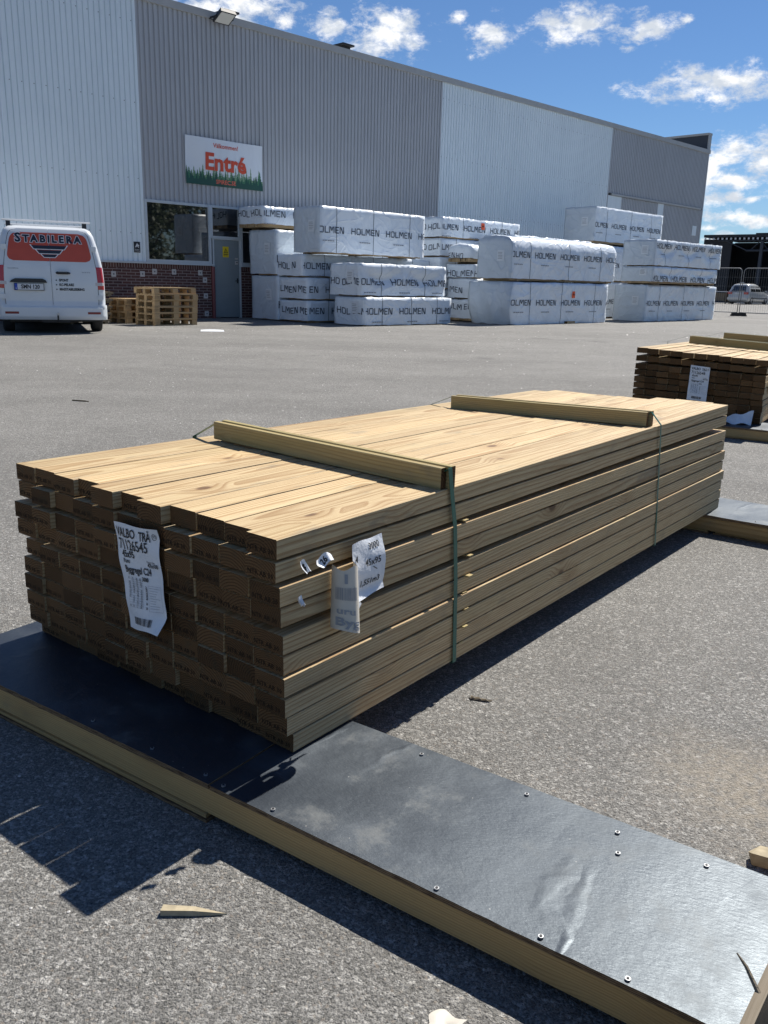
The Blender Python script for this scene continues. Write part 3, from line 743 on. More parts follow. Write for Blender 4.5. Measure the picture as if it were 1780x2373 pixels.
def pack(label, al0, al1, out0, out1, z0, z1, end_print=False, side_print=True, seed=1, rad=0.05, dome=0.0, flare=0.0, amp=1.0, th=0.20, tz=0.52, phase=0.0, bearer=0.0, nstrap=3, end_label=True, tag_at=None, round_front=0.0, end_tz=None, smalltext=True, bear_in=0.05, end_word=None, sag=0.0):
    """local frame: x along the wall, y outwards from the wall, z up; origin at the near end's base"""
    Lx, Ly, Hz = al1 - al0, out1 - out0, z1 - z0 - bearer
    o = empty('wrapped_pack', WP(al0, out0, z0), 0.0)
    mw = Matrix(((AV.x, NV.x, 0, o.location.x), (AV.y, NV.y, 0, o.location.y), (0, 0, -1, 0), (0, 0, 0, 1)))
    # keep a proper rotation: local y points towards the wall, so mirror the outward coordinate
    o.rotation_euler = (0, 0, WROT)
    tag(o, label, 'wrapped pack', 'white plastic wrapped timber packs by the warehouse')
    Y = lambda out: -out      # outward distance to local y
    sv = Vector((seed * 3.7, seed * 1.9, seed * 7.3))

    def surf(q, off=0.0):
        """q=(x,out,z) on the raw box -> wrapped position"""
        r = Vector((rad, rad, rad)); q = Vector(q)
        zr = rad
        inner = Vector((min(max(q.x, rad), Lx - rad), min(max(q.y, rad), Ly - rad), min(max(q.z, zr * 0.4), Hz - zr)))
        if round_front > 0 and q.y > Ly - round_front and q.z > Hz - round_front:
            inner.y = min(inner.y, Ly - round_front); inner.z = min(inner.z, Hz - round_front)
        nn = q - inner
        if nn.length < 1e-6: nn = Vector((0, 0, 1))
        ln = nn.length; nn.normalize()
        rr_ = rad if not (round_front > 0 and q.y > Ly - round_front and q.z > Hz - round_front) else round_front
        p = inner + nn * min(rr_, ln)
        s1 = noise.noise(p * 1.7 + sv) * 0.011 + noise.noise(Vector((p.x * 2.6, p.y * 2.6, p.z * 4)) + sv * 2) * 0.007
        rd = 1 - abs(noise.noise(Vector((p.x * 1.8 + p.z * 1.3, p.y * 2.2 - p.z * .8, p.z * 1.1)) + sv * 3)) * 4.5
        s1 += max(rd, 0) ** 2 * 0.014
        if sag > 0 and abs(nn.y) > 0.5:
            fx = (p.x / Lx * nstrap) % 1.0
            s1 -= sag * math.sin(math.pi * fx) * math.exp(-((p.z / Hz - 0.85 + 0.35 * math.sin(math.pi * fx)) / 0.12) ** 2)
        p = p + nn * (s1 * amp)
        if dome > 0 and q.z > Hz - rad * 3: p.z += dome * max(0.0, 1 - (2 * (p.y / Ly) - 1) ** 2) * min(1, (q.z - (Hz - rad * 3)) / (rad * 3))
        if flare > 0 and q.x < 0.5:
            fz = max(0.0, 1 - p.z / Hz)
            p.x -= flare * 0.25 * math.sin(fz * 3.1) * (1 - q.x / 0.5); p.y += -flare * 0.5 * (1 - p.y / Ly) * (1 - fz * 0.8) * (1 - q.x / 0.5)
            p.x -= 0.05 * flare * math.sin(p.y * 9 + p.z * 3)
        # hem is a little ragged
        if q.z < 0.02: p.z += 0.02 * noise.noise(Vector((p.x * 4, p.y * 4, seed))) + 0.006
        p = p + nn * off
        return (p.x, Y(p.y), p.z + bearer)

    st = 0.11
    nx, ny, nz = max(6, int(Lx / st)), max(6, int(Ly / 0.09)), max(5, int(Hz / 0.085))
    mb = MB()

    def face(fn, nu, nv, mat):
        mb.grid(lambda u, v: surf(fn(u, v)), nu, nv, mat, bcfn=lambda u, v: Vector(fn(u, v)) + sv)
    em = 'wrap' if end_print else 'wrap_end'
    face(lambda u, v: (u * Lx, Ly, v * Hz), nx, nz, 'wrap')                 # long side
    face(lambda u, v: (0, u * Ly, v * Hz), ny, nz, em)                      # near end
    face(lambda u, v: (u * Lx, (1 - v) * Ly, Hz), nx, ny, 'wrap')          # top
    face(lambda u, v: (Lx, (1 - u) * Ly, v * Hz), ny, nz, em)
    face(lambda u, v: ((1 - u) * Lx, 0, v * Hz), nx // 2, nz, 'wrap')
    mb.add([(0.05, Y(0.05), bearer + .02), (Lx - .05, Y(0.05), bearer + .02), (Lx - .05, Y(Ly - .05), bearer + .02), (0.05, Y(Ly - .05), bearer + .02)], [(0, 1, 2, 3)], 'wrap_end')
    # weld coincident rim vertices so the wrap is one skin
    wo_ = mb.build('wrap', o, smooth=True)
    import bmesh
    bm = bmesh.new(); bm.from_mesh(wo_.data); bmesh.ops.remove_doubles(bm, verts=bm.verts, dist=0.002); bm.to_mesh(wo_.data); bm.free()
    rp = random.Random(seed * 13)
    if side_print:
        t = MB(); x = 0.02 - phase; zc = Hz * tz - th / 2
        while x < Lx - 0.05:
            qs, xe = word_quads(th, x)
            for q in qs:
                if min(p[0] for p in q) > 0.0 and max(p[0] for p in q) < Lx - 0.02:
                    t.add([surf((px, Ly, min(zc + pz, Hz - 0.01)), 0.012) for px, pz in q], [(0, 1, 2, 3)], 'wrap_print')
            if smalltext:
                sx_ = x + th * 1.8
                if 0 < sx_ < Lx - 0.5:
                    for qd in range(5): t.add([surf((sx_ + px + qd * 0.085, Ly, zc - th * 1.25 + pz), 0.012) for px, pz in ((0, 0), (0.07, 0), (0.07, 0.028), (0, 0.028))], [(0, 1, 2, 3)], 'grey_print')
            x = xe + th * 1.45
        t.build('print', o)
    if end_print:
        t = MB(); x = 0.03 + rp.random() * 0.1; zc = Hz * (end_tz or tz) - th / 2; words = end_word or ['HOL', 'HOLMEN']
        for wd in words:
            qs, xe = word_quads(th, x, wd)
            for q in qs:
                if max(p[0] for p in q) < Ly - 0.02 and min(p[0] for p in q) > 0:
                    t.add([surf((0, px, min(zc + pz + 0.02 * math.sin(px * 9), Hz - .01)), 0.012) for px, pz in q], [(3, 2, 1, 0)] if False else [(0, 1, 2, 3)], 'wrap_print')
            x = xe + th * 0.35
        t.build('end_print', o)
    if nstrap:
        t = MB()
        for q in range(nstrap):
            xs = Lx * (q + 0.5) / nstrap + rp.uniform(-0.1, 0.1)
            nseg = max(6, nz)
            prof = [(Ly, Hz * j / nseg) for j in range(nseg + 1)] + [(Ly * (1 - j / 8), Hz) for j in range(1, 9)]
            for j in range(len(prof) - 1):
                (ya, za), (yb, zb) = prof[j], prof[j + 1]
                t.add([surf((xs - .008, ya, za), .007), surf((xs + .008, ya, za), .007), surf((xs + .008, yb, zb), .007), surf((xs - .008, yb, zb), .007)], [(0, 1, 2, 3)], 'pack_strap')
        t.build('pack_strap', o)
    if end_label:
        t = MB(); ly0 = Ly * 0.58; lz0 = Hz * 0.5
        lw, lh = min(0.26, Ly * .3), min(0.30, Hz * 0.45)
        t.grid(lambda u, v: surf((0, ly0 + u * lw, lz0 - lh * 0.2 + v * lh), 0.014), 3, 3, 'pack_label')
        for q in range(5): t.add([surf((0, ly0 + 0.03 + px, lz0 - lh * 0.2 + lh * (0.2 + 0.14 * q) + pz), 0.019) for px, pz in ((0, 0), (lw * (0.5 + 0.3 * rp.random()), 0), (lw * 0.6, 0.014), (0, 0.014))], [(0, 1, 2, 3)], 'grey_print')
        t.build('label', o, smooth=True)
    if tag_at:
        t = MB(); tx, tzz = tag_at
        t.grid(lambda u, v: surf((tx + u * 0.16, Ly, tzz + v * 0.2), 0.018), 2, 2, 'tag_orange')
        for q in range(3): t.add([surf((tx + 0.04 + q * 0.03, Ly, tzz + 0.08 + pz), 0.022) if True else None for pz in (0.0,)] + [surf((tx + 0.058 + q * 0.03, Ly, tzz + 0.08), 0.022), surf((tx + 0.058 + q * 0.03, Ly, tzz + 0.13), 0.022), surf((tx + 0.04 + q * 0.03, Ly, tzz + 0.13), 0.022)], [(0, 1, 2, 3)], 'ink')
        t.build('tag', o)
    # wooden bearers / bare timber showing under the wrap
    t = MB()
    if bearer > 0.09:   # bare boards of the pack show below the wrap
        nb = 9
        for q in range(nb):
            y0_ = bear_in + (Ly - 2 * bear_in) * q / nb; y1_ = bear_in + (Ly - 2 * bear_in) * (q + 1) / nb - 0.006
            t.box((0.02 + rp.uniform(-.03, .02), Y(y1_), bearer * 0.42), (Lx - 0.06, Y(y0_), bearer + .01), 'pallet_wood', seed=rp.random(), long=0)
        for xx in (0.5, Lx / 2, Lx - 0.5): t.box((xx - .05, Y(Ly - .03), 0.0), (xx + .05, Y(.03), bearer * 0.40), 'old_wood', seed=rp.random(), long=1)
    elif bearer > 0:
        for xx in (0.35, Lx / 2, Lx - 0.4): t.box((xx - .05, Y(Ly - .02), 0.0), (xx + .05, Y(.02), bearer + 0.015), 'pallet_wood', seed=rp.random(), long=1)
        t.box((0.03, Y(Ly - bear_in), bearer * 0.3), (Lx - 0.1, Y(Ly - bear_in - 0.05), bearer + 0.012), 'pallet_wood', seed=rp.random(), long=0)
    if t.v: t.build('bearer', o)
    return o


pack('plain ended wrapped pack on the ground next to the grey door', .42, 5.4, .66, 1.86, 0.0, 1.215, seed=1, tz=.35, bearer=.03, rad=0.023, amp=1.1)
pack('plain ended tall wrapped pack standing on the pack beside the grey door', .40, 5.4, .62, 1.82, 1.225, 2.43, seed=2, tz=.35, bearer=.03, rad=0.023)
pack('small wrapped pack on bare boards, crumpled on top, beside the welcome banner', .28, 5.0, .27, 1.42, 2.44, 3.05, True, seed=3, bearer=.14, th=.165, tz=.60, amp=1.5, rad=0.032, nstrap=2, end_label=False, end_word=['HOL', 'HOLMEN'], phase=.3)
pack('low wrapped pack on the ground right of the plain ended pack', .47, 5.4, 1.88, 3.10, 0.0, .585, True, seed=4, th=.165, tz=.50, bearer=.05, rad=0.027, end_word=['LMEN', 'MEN'], end_label=False, phase=.5)
pack('low wrapped pack second from the ground right of the plain ended pack', .47, 5.4, 1.87, 3.07, .60, 1.18, True, seed=5, th=.165, tz=.45, bearer=.03, rad=0.027, end_word=['LMEN', 'MEN'], end_label=False, phase=.7)
pack('long low wrapped pack directly under the big top pack of the left pile', .46, 5.5, 1.75, 2.90, 1.19, 1.79, True, seed=6, th=.165, tz=.48, bearer=.03, rad=0.027, end_word=['HOL', 'N'], end_label=False, phase=.1)
pack('big square wrapped pack crowning the left pile below the banner', .52, 4.55, 2.44, 3.50, 1.80, 2.99, seed=7, th=.165, tz=.50, bearer=.03, rad=0.016, amp=.65, nstrap=3, phase=.22)
pack('wrapped pack on the ground at the front of the left pile', .88, 4.30, 3.70, 4.86, 0.0, .73, True, seed=8, th=.165, tz=.50, bearer=.02, rad=0.023, end_word=['HOL', 'OLMEN'], phase=.05, amp=1.2)
pack('baggy wrapped pack with a sagging sheet, upper one at the front of the left pile', .86, 4.18, 3.53, 4.70, .745, 1.57, True, seed=9, th=.165, tz=.44, bearer=.02, rad=0.027, end_word=['HO', 'OLMEN'], phase=.18, amp=1.7, sag=.07, nstrap=2)
for zz0, zz1, sd_, lb in ((0.0, .94, 10, 'wrapped pack on the ground at the bottom of the pile hidden behind the left pile'), (.95, 1.90, 11, 'wrapped pack low in the pile behind the big top pack')):
    pack(lb, 5.75, 9.6, 2.05, 3.08, zz0, zz1, True, seed=sd_, th=.165, tz=.6, bearer=.03, rad=0.023, end_label=False)
pack('wrapped pack just below the top of the rear pile in the middle', 5.78, 9.6, 2.07, 3.06, 1.915, 2.46, True, seed=12, th=.165, tz=.50, bearer=.03, rad=0.023, end_word=['HO', 'OLMEN'], end_label=False, phase=.35)
pack('topmost pack of the rear pile with an orange tag, in front of the pale wall', 5.76, 9.70, 2.06, 3.09, 2.47, 3.09, True, seed=13, th=.165, tz=.50, bearer=.03, rad=0.027, end_word=['HO', 'HOLMEN'], end_label=False, phase=.3, amp=1.5, tag_at=(1.88, .30), nstrap=2)
# narrow column between the two front piles
pack('crumpled wrapped pack on the ground in the gap between the two front piles', 5.95, 9.5, 3.28, 4.45, 0.0, .66, True, seed=14, th=.165, tz=.62, bearer=.10, rad=0.032, end_word=['OLM', 'EEN'], end_label=False, amp=2.2)
pack('loosely wrapped pale pack second from the ground in the gap between the two front piles', 5.95, 9.5, 3.27, 4.40, .68, 1.28, True, seed=15, th=.165, tz=.42, bearer=.03, rad=0.032, end_word=['MEN'], end_label=False, amp=2.0)
pack('torn low pack with bare boards showing in the gap between the two front piles', 5.92, 9.5, 3.20, 4.30, 1.29, 1.70, True, seed=16, th=.17, tz=.30, bearer=.02, rad=0.018, end_word=['HOLMEN'], end_label=False)
pack('small rounded bundle with gathered crumpled sheet on top of the torn pack', 5.90, 7.4, 3.24, 4.20, 1.70, 2.20, True, seed=17, th=.13, tz=.18, bearer=.16, rad=0.144, dome=.10, end_word=['EN', 'HO'], end_label=False, amp=2.6, side_print=False, nstrap=0)
pack('wrapped pack behind the rounded bundle, bright crumpled edge on top', 7.6, 12.0, 3.25, 4.45, 1.72, 2.62, True, seed=18, th=.165, tz=.72, bearer=.03, rad=0.027, end_word=['MEN', 'H'], end_label=False, amp=1.8)
for zz0, zz1, sd_, lb in ((0.0, .85, 40, 'wrapped pack on the ground hidden behind the gap between the front piles'), (.86, 1.71, 41, 'wrapped pack second up, hidden behind the gap between the front piles')):
    pack(lb, 9.7, 12.6, 3.25, 4.35, zz0, zz1, False, seed=sd_, th=.165, bearer=.03, end_label=False, nstrap=2)
# centre pile
pack('wide wrapped pack with a loose slanting end sheet, on the ground in the centre pile', 5.82, 11.0, 4.42, 5.86, 0.0, 1.22, seed=19, th=.165, tz=.52, rad=0.027, flare=.42, amp=1.5, end_label=False, phase=.18, tag_at=(3.03, .78), nstrap=3)
pack('round shouldered wrapped pack on bare boards, upper one in the centre pile', 5.80, 11.45, 4.50, 5.78, 1.235, 2.40, seed=20, th=.165, tz=.62, rad=0.032, dome=.10, round_front=.24, bearer=.07, phase=.24, nstrap=3, amp=1.0)
# far pile
for zz0, zz1, sd_, lb in ((0.0, 1.30, 21, 'wrapped pack on the ground behind the gap left of the right hand pile'), (1.33, 2.62, 22, 'wrapped pack second up, partly hidden between the centre and right hand piles')):
    pack(lb, 13.4, 18.3, 2.35, 3.62, zz0, zz1, seed=sd_, th=.165, tz=.45, bearer=.04, rad=0.027, phase=.4)
pack('tall square wrapped pack highest of all, in front of the dark wall band', 13.45, 18.45, 2.32, 3.62, 2.64, 3.93, seed=23, th=.165, tz=.48, bearer=.10, rad=0.023, phase=.18, nstrap=3)
pack('long wrapped pack on the ground in the right hand pile by the fence', 13.45, 18.95, 4.66, 5.92, 0.0, 1.25, seed=24, th=.165, tz=.50, rad=0.032, phase=.03, nstrap=3, amp=1.2)
pack('thin wrapped pack on bare boards in the middle of the right hand pile', 13.46, 18.45, 4.86, 6.10, 1.26, 1.87, seed=25, th=.18, tz=.22, bearer=.10, rad=0.023, phase=.1, nstrap=2, sag=.06, amp=1.2, smalltext=False)
pack('wrapped pack topping the right hand pile', 13.44, 18.6, 4.86, 6.10, 1.88, 2.76, seed=26, th=.165, tz=.76, rad=0.027, bearer=.02, phase=-.08, nstrap=3, amp=1.5, sag=.06)

# ------------------------------------------------------------------ pallets
def euro_pallet(seed):
    rp = random.Random(seed); mb = MB()
    o = empty('pallet', (0, 0, 0))
    for q in range(5):
        wq = (0.145, 0.10, 0.145, 0.10, 0.145)[q]; c = (0.0725, 0.2363, 0.40, 0.5637, 0.7275)[q]
        mb.box((0 + rp.uniform(-.006, .006), c - wq / 2, 0.122), (1.2, c + wq / 2, 0.144), 'pallet_wood', seed=rp.random(), long=0)
    mb.build('deck_boards', o)
    mb = MB()
    for q in (0.0725, 0.60, 1.1275): mb.box((q - .0725, 0.0, 0.10), (q + .0725, .8, 0.1215), 'pallet_wood', seed=rp.random(), long=1)
    mb.build('stringers', o)
    for yy in (0.05, 0.40, 0.75):
        mb = MB(); mb.box((0, yy - .05, 0), (1.2, yy + .05, 0.022), 'pallet_wood', seed=rp.random(), long=0); mb.build('bottom_board', o)
    for xx in (0.0725, 0.60, 1.1275):
        for yy in (0.05, 0.40, 0.75):
            mb = MB(); mb.box((xx - .0725, yy - .05, 0.0225), (xx + .0725, yy + .05, 0.0995), 'pallet_wood', seed=rp.random(), long=0); mb.build('block', o)
    return o


def clone(o, loc, rz):
    c = o.copy(); COL.objects.link(c); c.location = loc; c.rotation_euler = (0, 0, rz)
    for ch in list(o.children):
        d = ch.copy(); COL.objects.link(d); d.parent = c
        for g in list(ch.children):
            e = g.copy(); COL.objects.link(e); e.parent = d
    return c


protos = [euro_pallet(31), euro_pallet(32)]
ordn = ['lowest', 'second from the ground', 'third from the ground', 'fourth from the ground', 'second from the top', 'topmost']
used = set()
for q in range(6):
    base = WP(-4.06, 2.98, 0) + Vector((0, 0, 0.1455 * q)) + AV * RND.uniform(-.025, .025) + NV * RND.uniform(-.02, .02)
    pr = protos[q % 2]
    o = pr if q < 2 else clone(pr, base, 0)
    o.location = base; o.rotation_euler = (0, 0, WROT + R(RND.uniform(-1.6, 1.6)) + R(3.5))
    tag(o, 'wooden pallet in the taller stack by the brick wall, ' + ordn[q], 'pallet', 'pallets stacked by the brick wall')
for q in range(4):
    base = WP(-4.22, 1.95, 0) + Vector((0, 0, 0.1455 * q)) + AV * RND.uniform(-.02, .02) + NV * RND.uniform(-.03, .03)
    o = clone(protos[(q + 1) % 2], base, WROT + R(RND.uniform(-2, 2)) + R(2))
    tag(o, 'wooden pallet in the lower stack nearer the van, ' + ['lowest', 'second from the ground', 'third from the ground', 'topmost'][q], 'pallet', 'pallets stacked by the brick wall')
# a pile of loose laths half hidden behind the van
for q in range(5):
    o = tag(empty('lath_bundle', WP(-5.7 + 0.03 * q, 1.1, 0.16 * q), WROT), 'thin grey lath bundle lying against the bricks behind the van, ' + ['lowest', 'second from the ground', 'in the middle', 'second from the top', 'topmost'][q], 'lath bundle', 'lath bundles behind the van')
    for s_ in range(4): mb = MB(); mb.box((0, -0.75 + s_ * 0.2, 0.05), (1.1, -0.60 + s_ * 0.2, 0.095), 'old_wood', seed=RND.random(), long=0); mb.build('lath', o)
    for s_ in (0.1, 0.95): mb = MB(); mb.box((s_, -0.75, 0.0), (s_ + .08, 0.0, 0.0495), 'old_wood', seed=RND.random(), long=1); mb.build('spacer', o)

# ------------------------------------------------------------------ lumber packs
STAMP = text_geo('NTR AB 30', 0.0165, 0.0002, sx=1.0, res=1)


def lumber(name, label, loc, rz, rows_f, rows_b, seed, left_lift=(0.0, 0.0), L=3.0, front_j=0.014, row_x=None, stamp=True, corner=None, width=1.045, twist=0.0, front_y=None):
    o = tag(empty(name, loc, rz), label, 'lumber pack', 'strapped packs of treated studs')
    rp = random.Random(seed); nr = len(rows_f); ncol = 11; cw = width / ncol; bw = .0926
    rest = MB(); cnt = 0
    for rr_ in range(nr):
        gaps = [.12 + rp.random() ** 2.0 for _ in range(ncol - 1)]; gs = (width - ncol * bw) / sum(gaps); gaps = [0] + [g * gs for g in gaps]; xcur = -width
        for c in range(ncol):
            xcur += gaps[c]; xmid = xcur + bw / 2; xcur += bw
            fr = 1 - (c + 0.5) / ncol      # 0 at right, 1 at left
            zf = rows_f[rr_] + left_lift[0] * fr * (rr_ / (nr - 1)) + 0.0225
            zb = rows_b[rr_] + (left_lift[1] * fr * (rr_ / (nr - 1))) + twist * fr + 0.0225
            xj = (row_x[rr_] if row_x else 0.0)
            xc = xmid + xj + (rp.uniform(-.0045, .0040) if c == ncol - 1 else 0)
            yf = -0.008 + rp.uniform(-front_j, front_j) * rp.choice((.25, .4, .6, 1.0, 1.5)) + (front_y[rr_] if front_y else 0.0)
            if front_y is None or rr_ == nr - 1:
                pass
            if corner and rr_ == nr - 1: yf = corner[c]
            Lb = L + rp.uniform(-.012, .02)
            yb = yf + Lb + (rp.choice((0, 0, .04, -.05, .07)) if rr_ == nr - 1 else rp.uniform(-.02, .02))
            if c == ncol - 1: yb = min(yb, 3.01); yb = max(yb, 2.985 + (0 if rr_ != 0 else 0))
            lift = rp.uniform(0, .0042) if rr_ == nr - 1 else rp.uniform(0, .0006)
            mid = Vector((xc, (yf + yb) / 2, (zf + zb) / 2 + lift))
            pitch = math.atan2(zb - zf, yb - yf); yaw = rp.uniform(-.0006, .0006); roll = rp.uniform(-.010, .010)
            X = Matrix.Translation(mid) @ Matrix.Rotation(yaw, 4, 'Z') @ Matrix.Rotation(pitch, 4, 'X') @ Matrix.Rotation(roll, 4, 'Y')
            hl = (yb - yf) / 2; sd_ = rp.random()
            tgt = MB() if not (rr_ == 0 and 0 <= c < 10) else rest
            tgt.prism(chamfer(bw - rp.uniform(0, .0012), 0.0442, 0.0014), -hl, hl, 'pine', 'pine_end', X=X, seed=sd_)
            if stamp and rp.random() < 0.72:
                sxx = rp.uniform(-.012, .006); szz = rp.uniform(-.013, -.008)
                vs, fs = STAMP
                tgt.add([(vx + sxx, -hl - 0.0006, vz + szz) for vx, vz in vs], fs, 'stamp_ink', X=X)
            if tgt is not rest: tgt.build('board', o); cnt += 1
    rest.build('boards', o, kind='stuff')
    return o


def batten(o, p0, p1, hgt, th, seed, double=True):
    """plank(s) on edge across the pack, from p0 to p1 (front-bottom line)"""
    p0 = Vector(p0); p1 = Vector(p1); d = (p1 - p0); Lb = d.length; d.normalize()
    yv = Vector((-d.y, d.x, 0)).normalized(); zv = d.cross(yv)
    X = Matrix(((d.x, yv.x, zv.x, p0.x), (d.y, yv.y, zv.y, p0.y), (d.z, yv.z, zv.z, p0.z), (0, 0, 0, 1)))
    mb = MB(); w_ = th / (2 if double else 1)
    Y90 = Matrix.Rotation(R(-90), 4, 'Z')
    def pl(y0, y1, x0, x1, h, sd_):
        t = MB(); T = X @ Matrix.Translation(((x0 + x1) / 2, (y0 + y1) / 2, h / 2)) @ Y90
        t.prism(chamfer(y1 - y0, h, 0.002), -(x1 - x0) / 2, (x1 - x0) / 2, 'pine_green', 'pine_end', X=T, seed=sd_); t.build('batten', o)
    pl(0, w_ - (0.002 if double else 0), 0, Lb, hgt, seed)
    if double: pl(w_ + 0.002, th, 0.012, Lb + 0.012, hgt + 0.003, seed + .37)
    return X


def strap(o, pts, wdt, name='strap'):
    """flat band through local points (in an x/z loop), width along y"""
    mb = MB(); pts = [Vector(p) for p in pts]
    for i in range(len(pts) - 1):
        a_, b_ = pts[i], pts[i + 1]
        h = Vector((0, wdt / 2, 0)); n_ = (b_ - a_).cross(h).normalized() * 0.0006
        vs = [a_ - h + n_, a_ + h + n_, b_ + h + n_, b_ - h + n_, a_ - h - n_, a_ + h - n_, b_ + h - n_, b_ - h - n_]
        mb.add(vs, [(0, 3, 2, 1), (4, 5, 6, 7), (0, 1, 5, 4), (1, 2, 6, 5), (2, 3, 7, 6), (3, 0, 4, 7)], 'strap_green')
    return mb.build(name, o)


SROT = R(-37.8838); SO = Vector((-0.2054, 1.708, 0.094))
rowsF = [0.0, .0482, .0962, .1480, .1962, .2465, .3095, .3580, .4135, .4618]
rowsB = [0.0, .0478, .0955, .1440, .1918, .2425, .2915, .3415, .4125, .4600]
row_x = [.003, .003, .002, .004, .002, .001, 0.0, -.002, -.003, -.003]
frY = [.033, .006, .002, .001, .0, .0, -.004, -.006, -.006, 0.0]
corner = [-.006, -.004, -.007, .006, -.020, .004, -.020, .004, .004, .004, -.020]
ST1 = lumber('lumber_pack', 'large strapped stack of pale pressure treated studs in the foreground on the near black deck', SO, SROT, rowsF, rowsB, 5, left_lift=(.010, -.028), corner=corner, row_x=row_x, front_y=frY, front_j=.008)
batten(ST1, (-.955, .635, .5165), (-.012, .588, .5095), .058, .046, .21)
batten(ST1, (-.905, 1.965, .494), (-.03, 2.03, .5095), .056, .046, .63)
strap(ST1, [(-1.058, .662, 0), (-1.062, .65, .25), (-1.060, .640, .512), (-.958, .650, .568), (-.930, .650, .545), (-.5, .635, .545), (-.03, .612, .545), (0.004, .606, .5680), (.0035, .618, .512), (.006, .640, .40), (.008, .652, .25), (.009, .664, .0), (.004, .664, -.0025), (-.3, .664, -.0025)], .017)
strap(ST1, [(-1.058, 2.06, -.03), (-1.062, 2.03, .24), (-1.060, 2.02, .487), (-.910, 1.99, .546), (-.88, 1.99, .525), (-.5, 2.01, .53), (-.05, 2.05, .535), (-.022, 2.055, .5655), (.004, 2.10, .512), (.006, 2.13, .30), (.009, 2.168, .0), (.004, 2.168, -.0025), (-.3, 2.168, -.0025)], .012)
# thin sticker laths poking out between the rows beside the front strap
for q, (yy, zz) in enumerate([(.69, .4070), (.715, .3005), (.712, .2425), (.70, .1938), (.706, .1442), (.70, .0938), (.69, .0459)]):
    mb = MB(); mb.box((-.9, yy, zz - .0016), (.004 + .005 * (q % 3), yy + .021, zz + .0018), 'pine_green', seed=q * .13, long=0); mb.build('sticker_lath', ST1)

# ---- paper label on the front face
def bilerp(c00, c10, c11, c01, u, v):
    return tuple(((1 - u) * (1 - v)) * a_ + (u * (1 - v)) * b_ + (u * v) * c_ + ((1 - u) * v) * d_ for a_, b_, c_, d_ in zip(c00, c10, c11, c01))


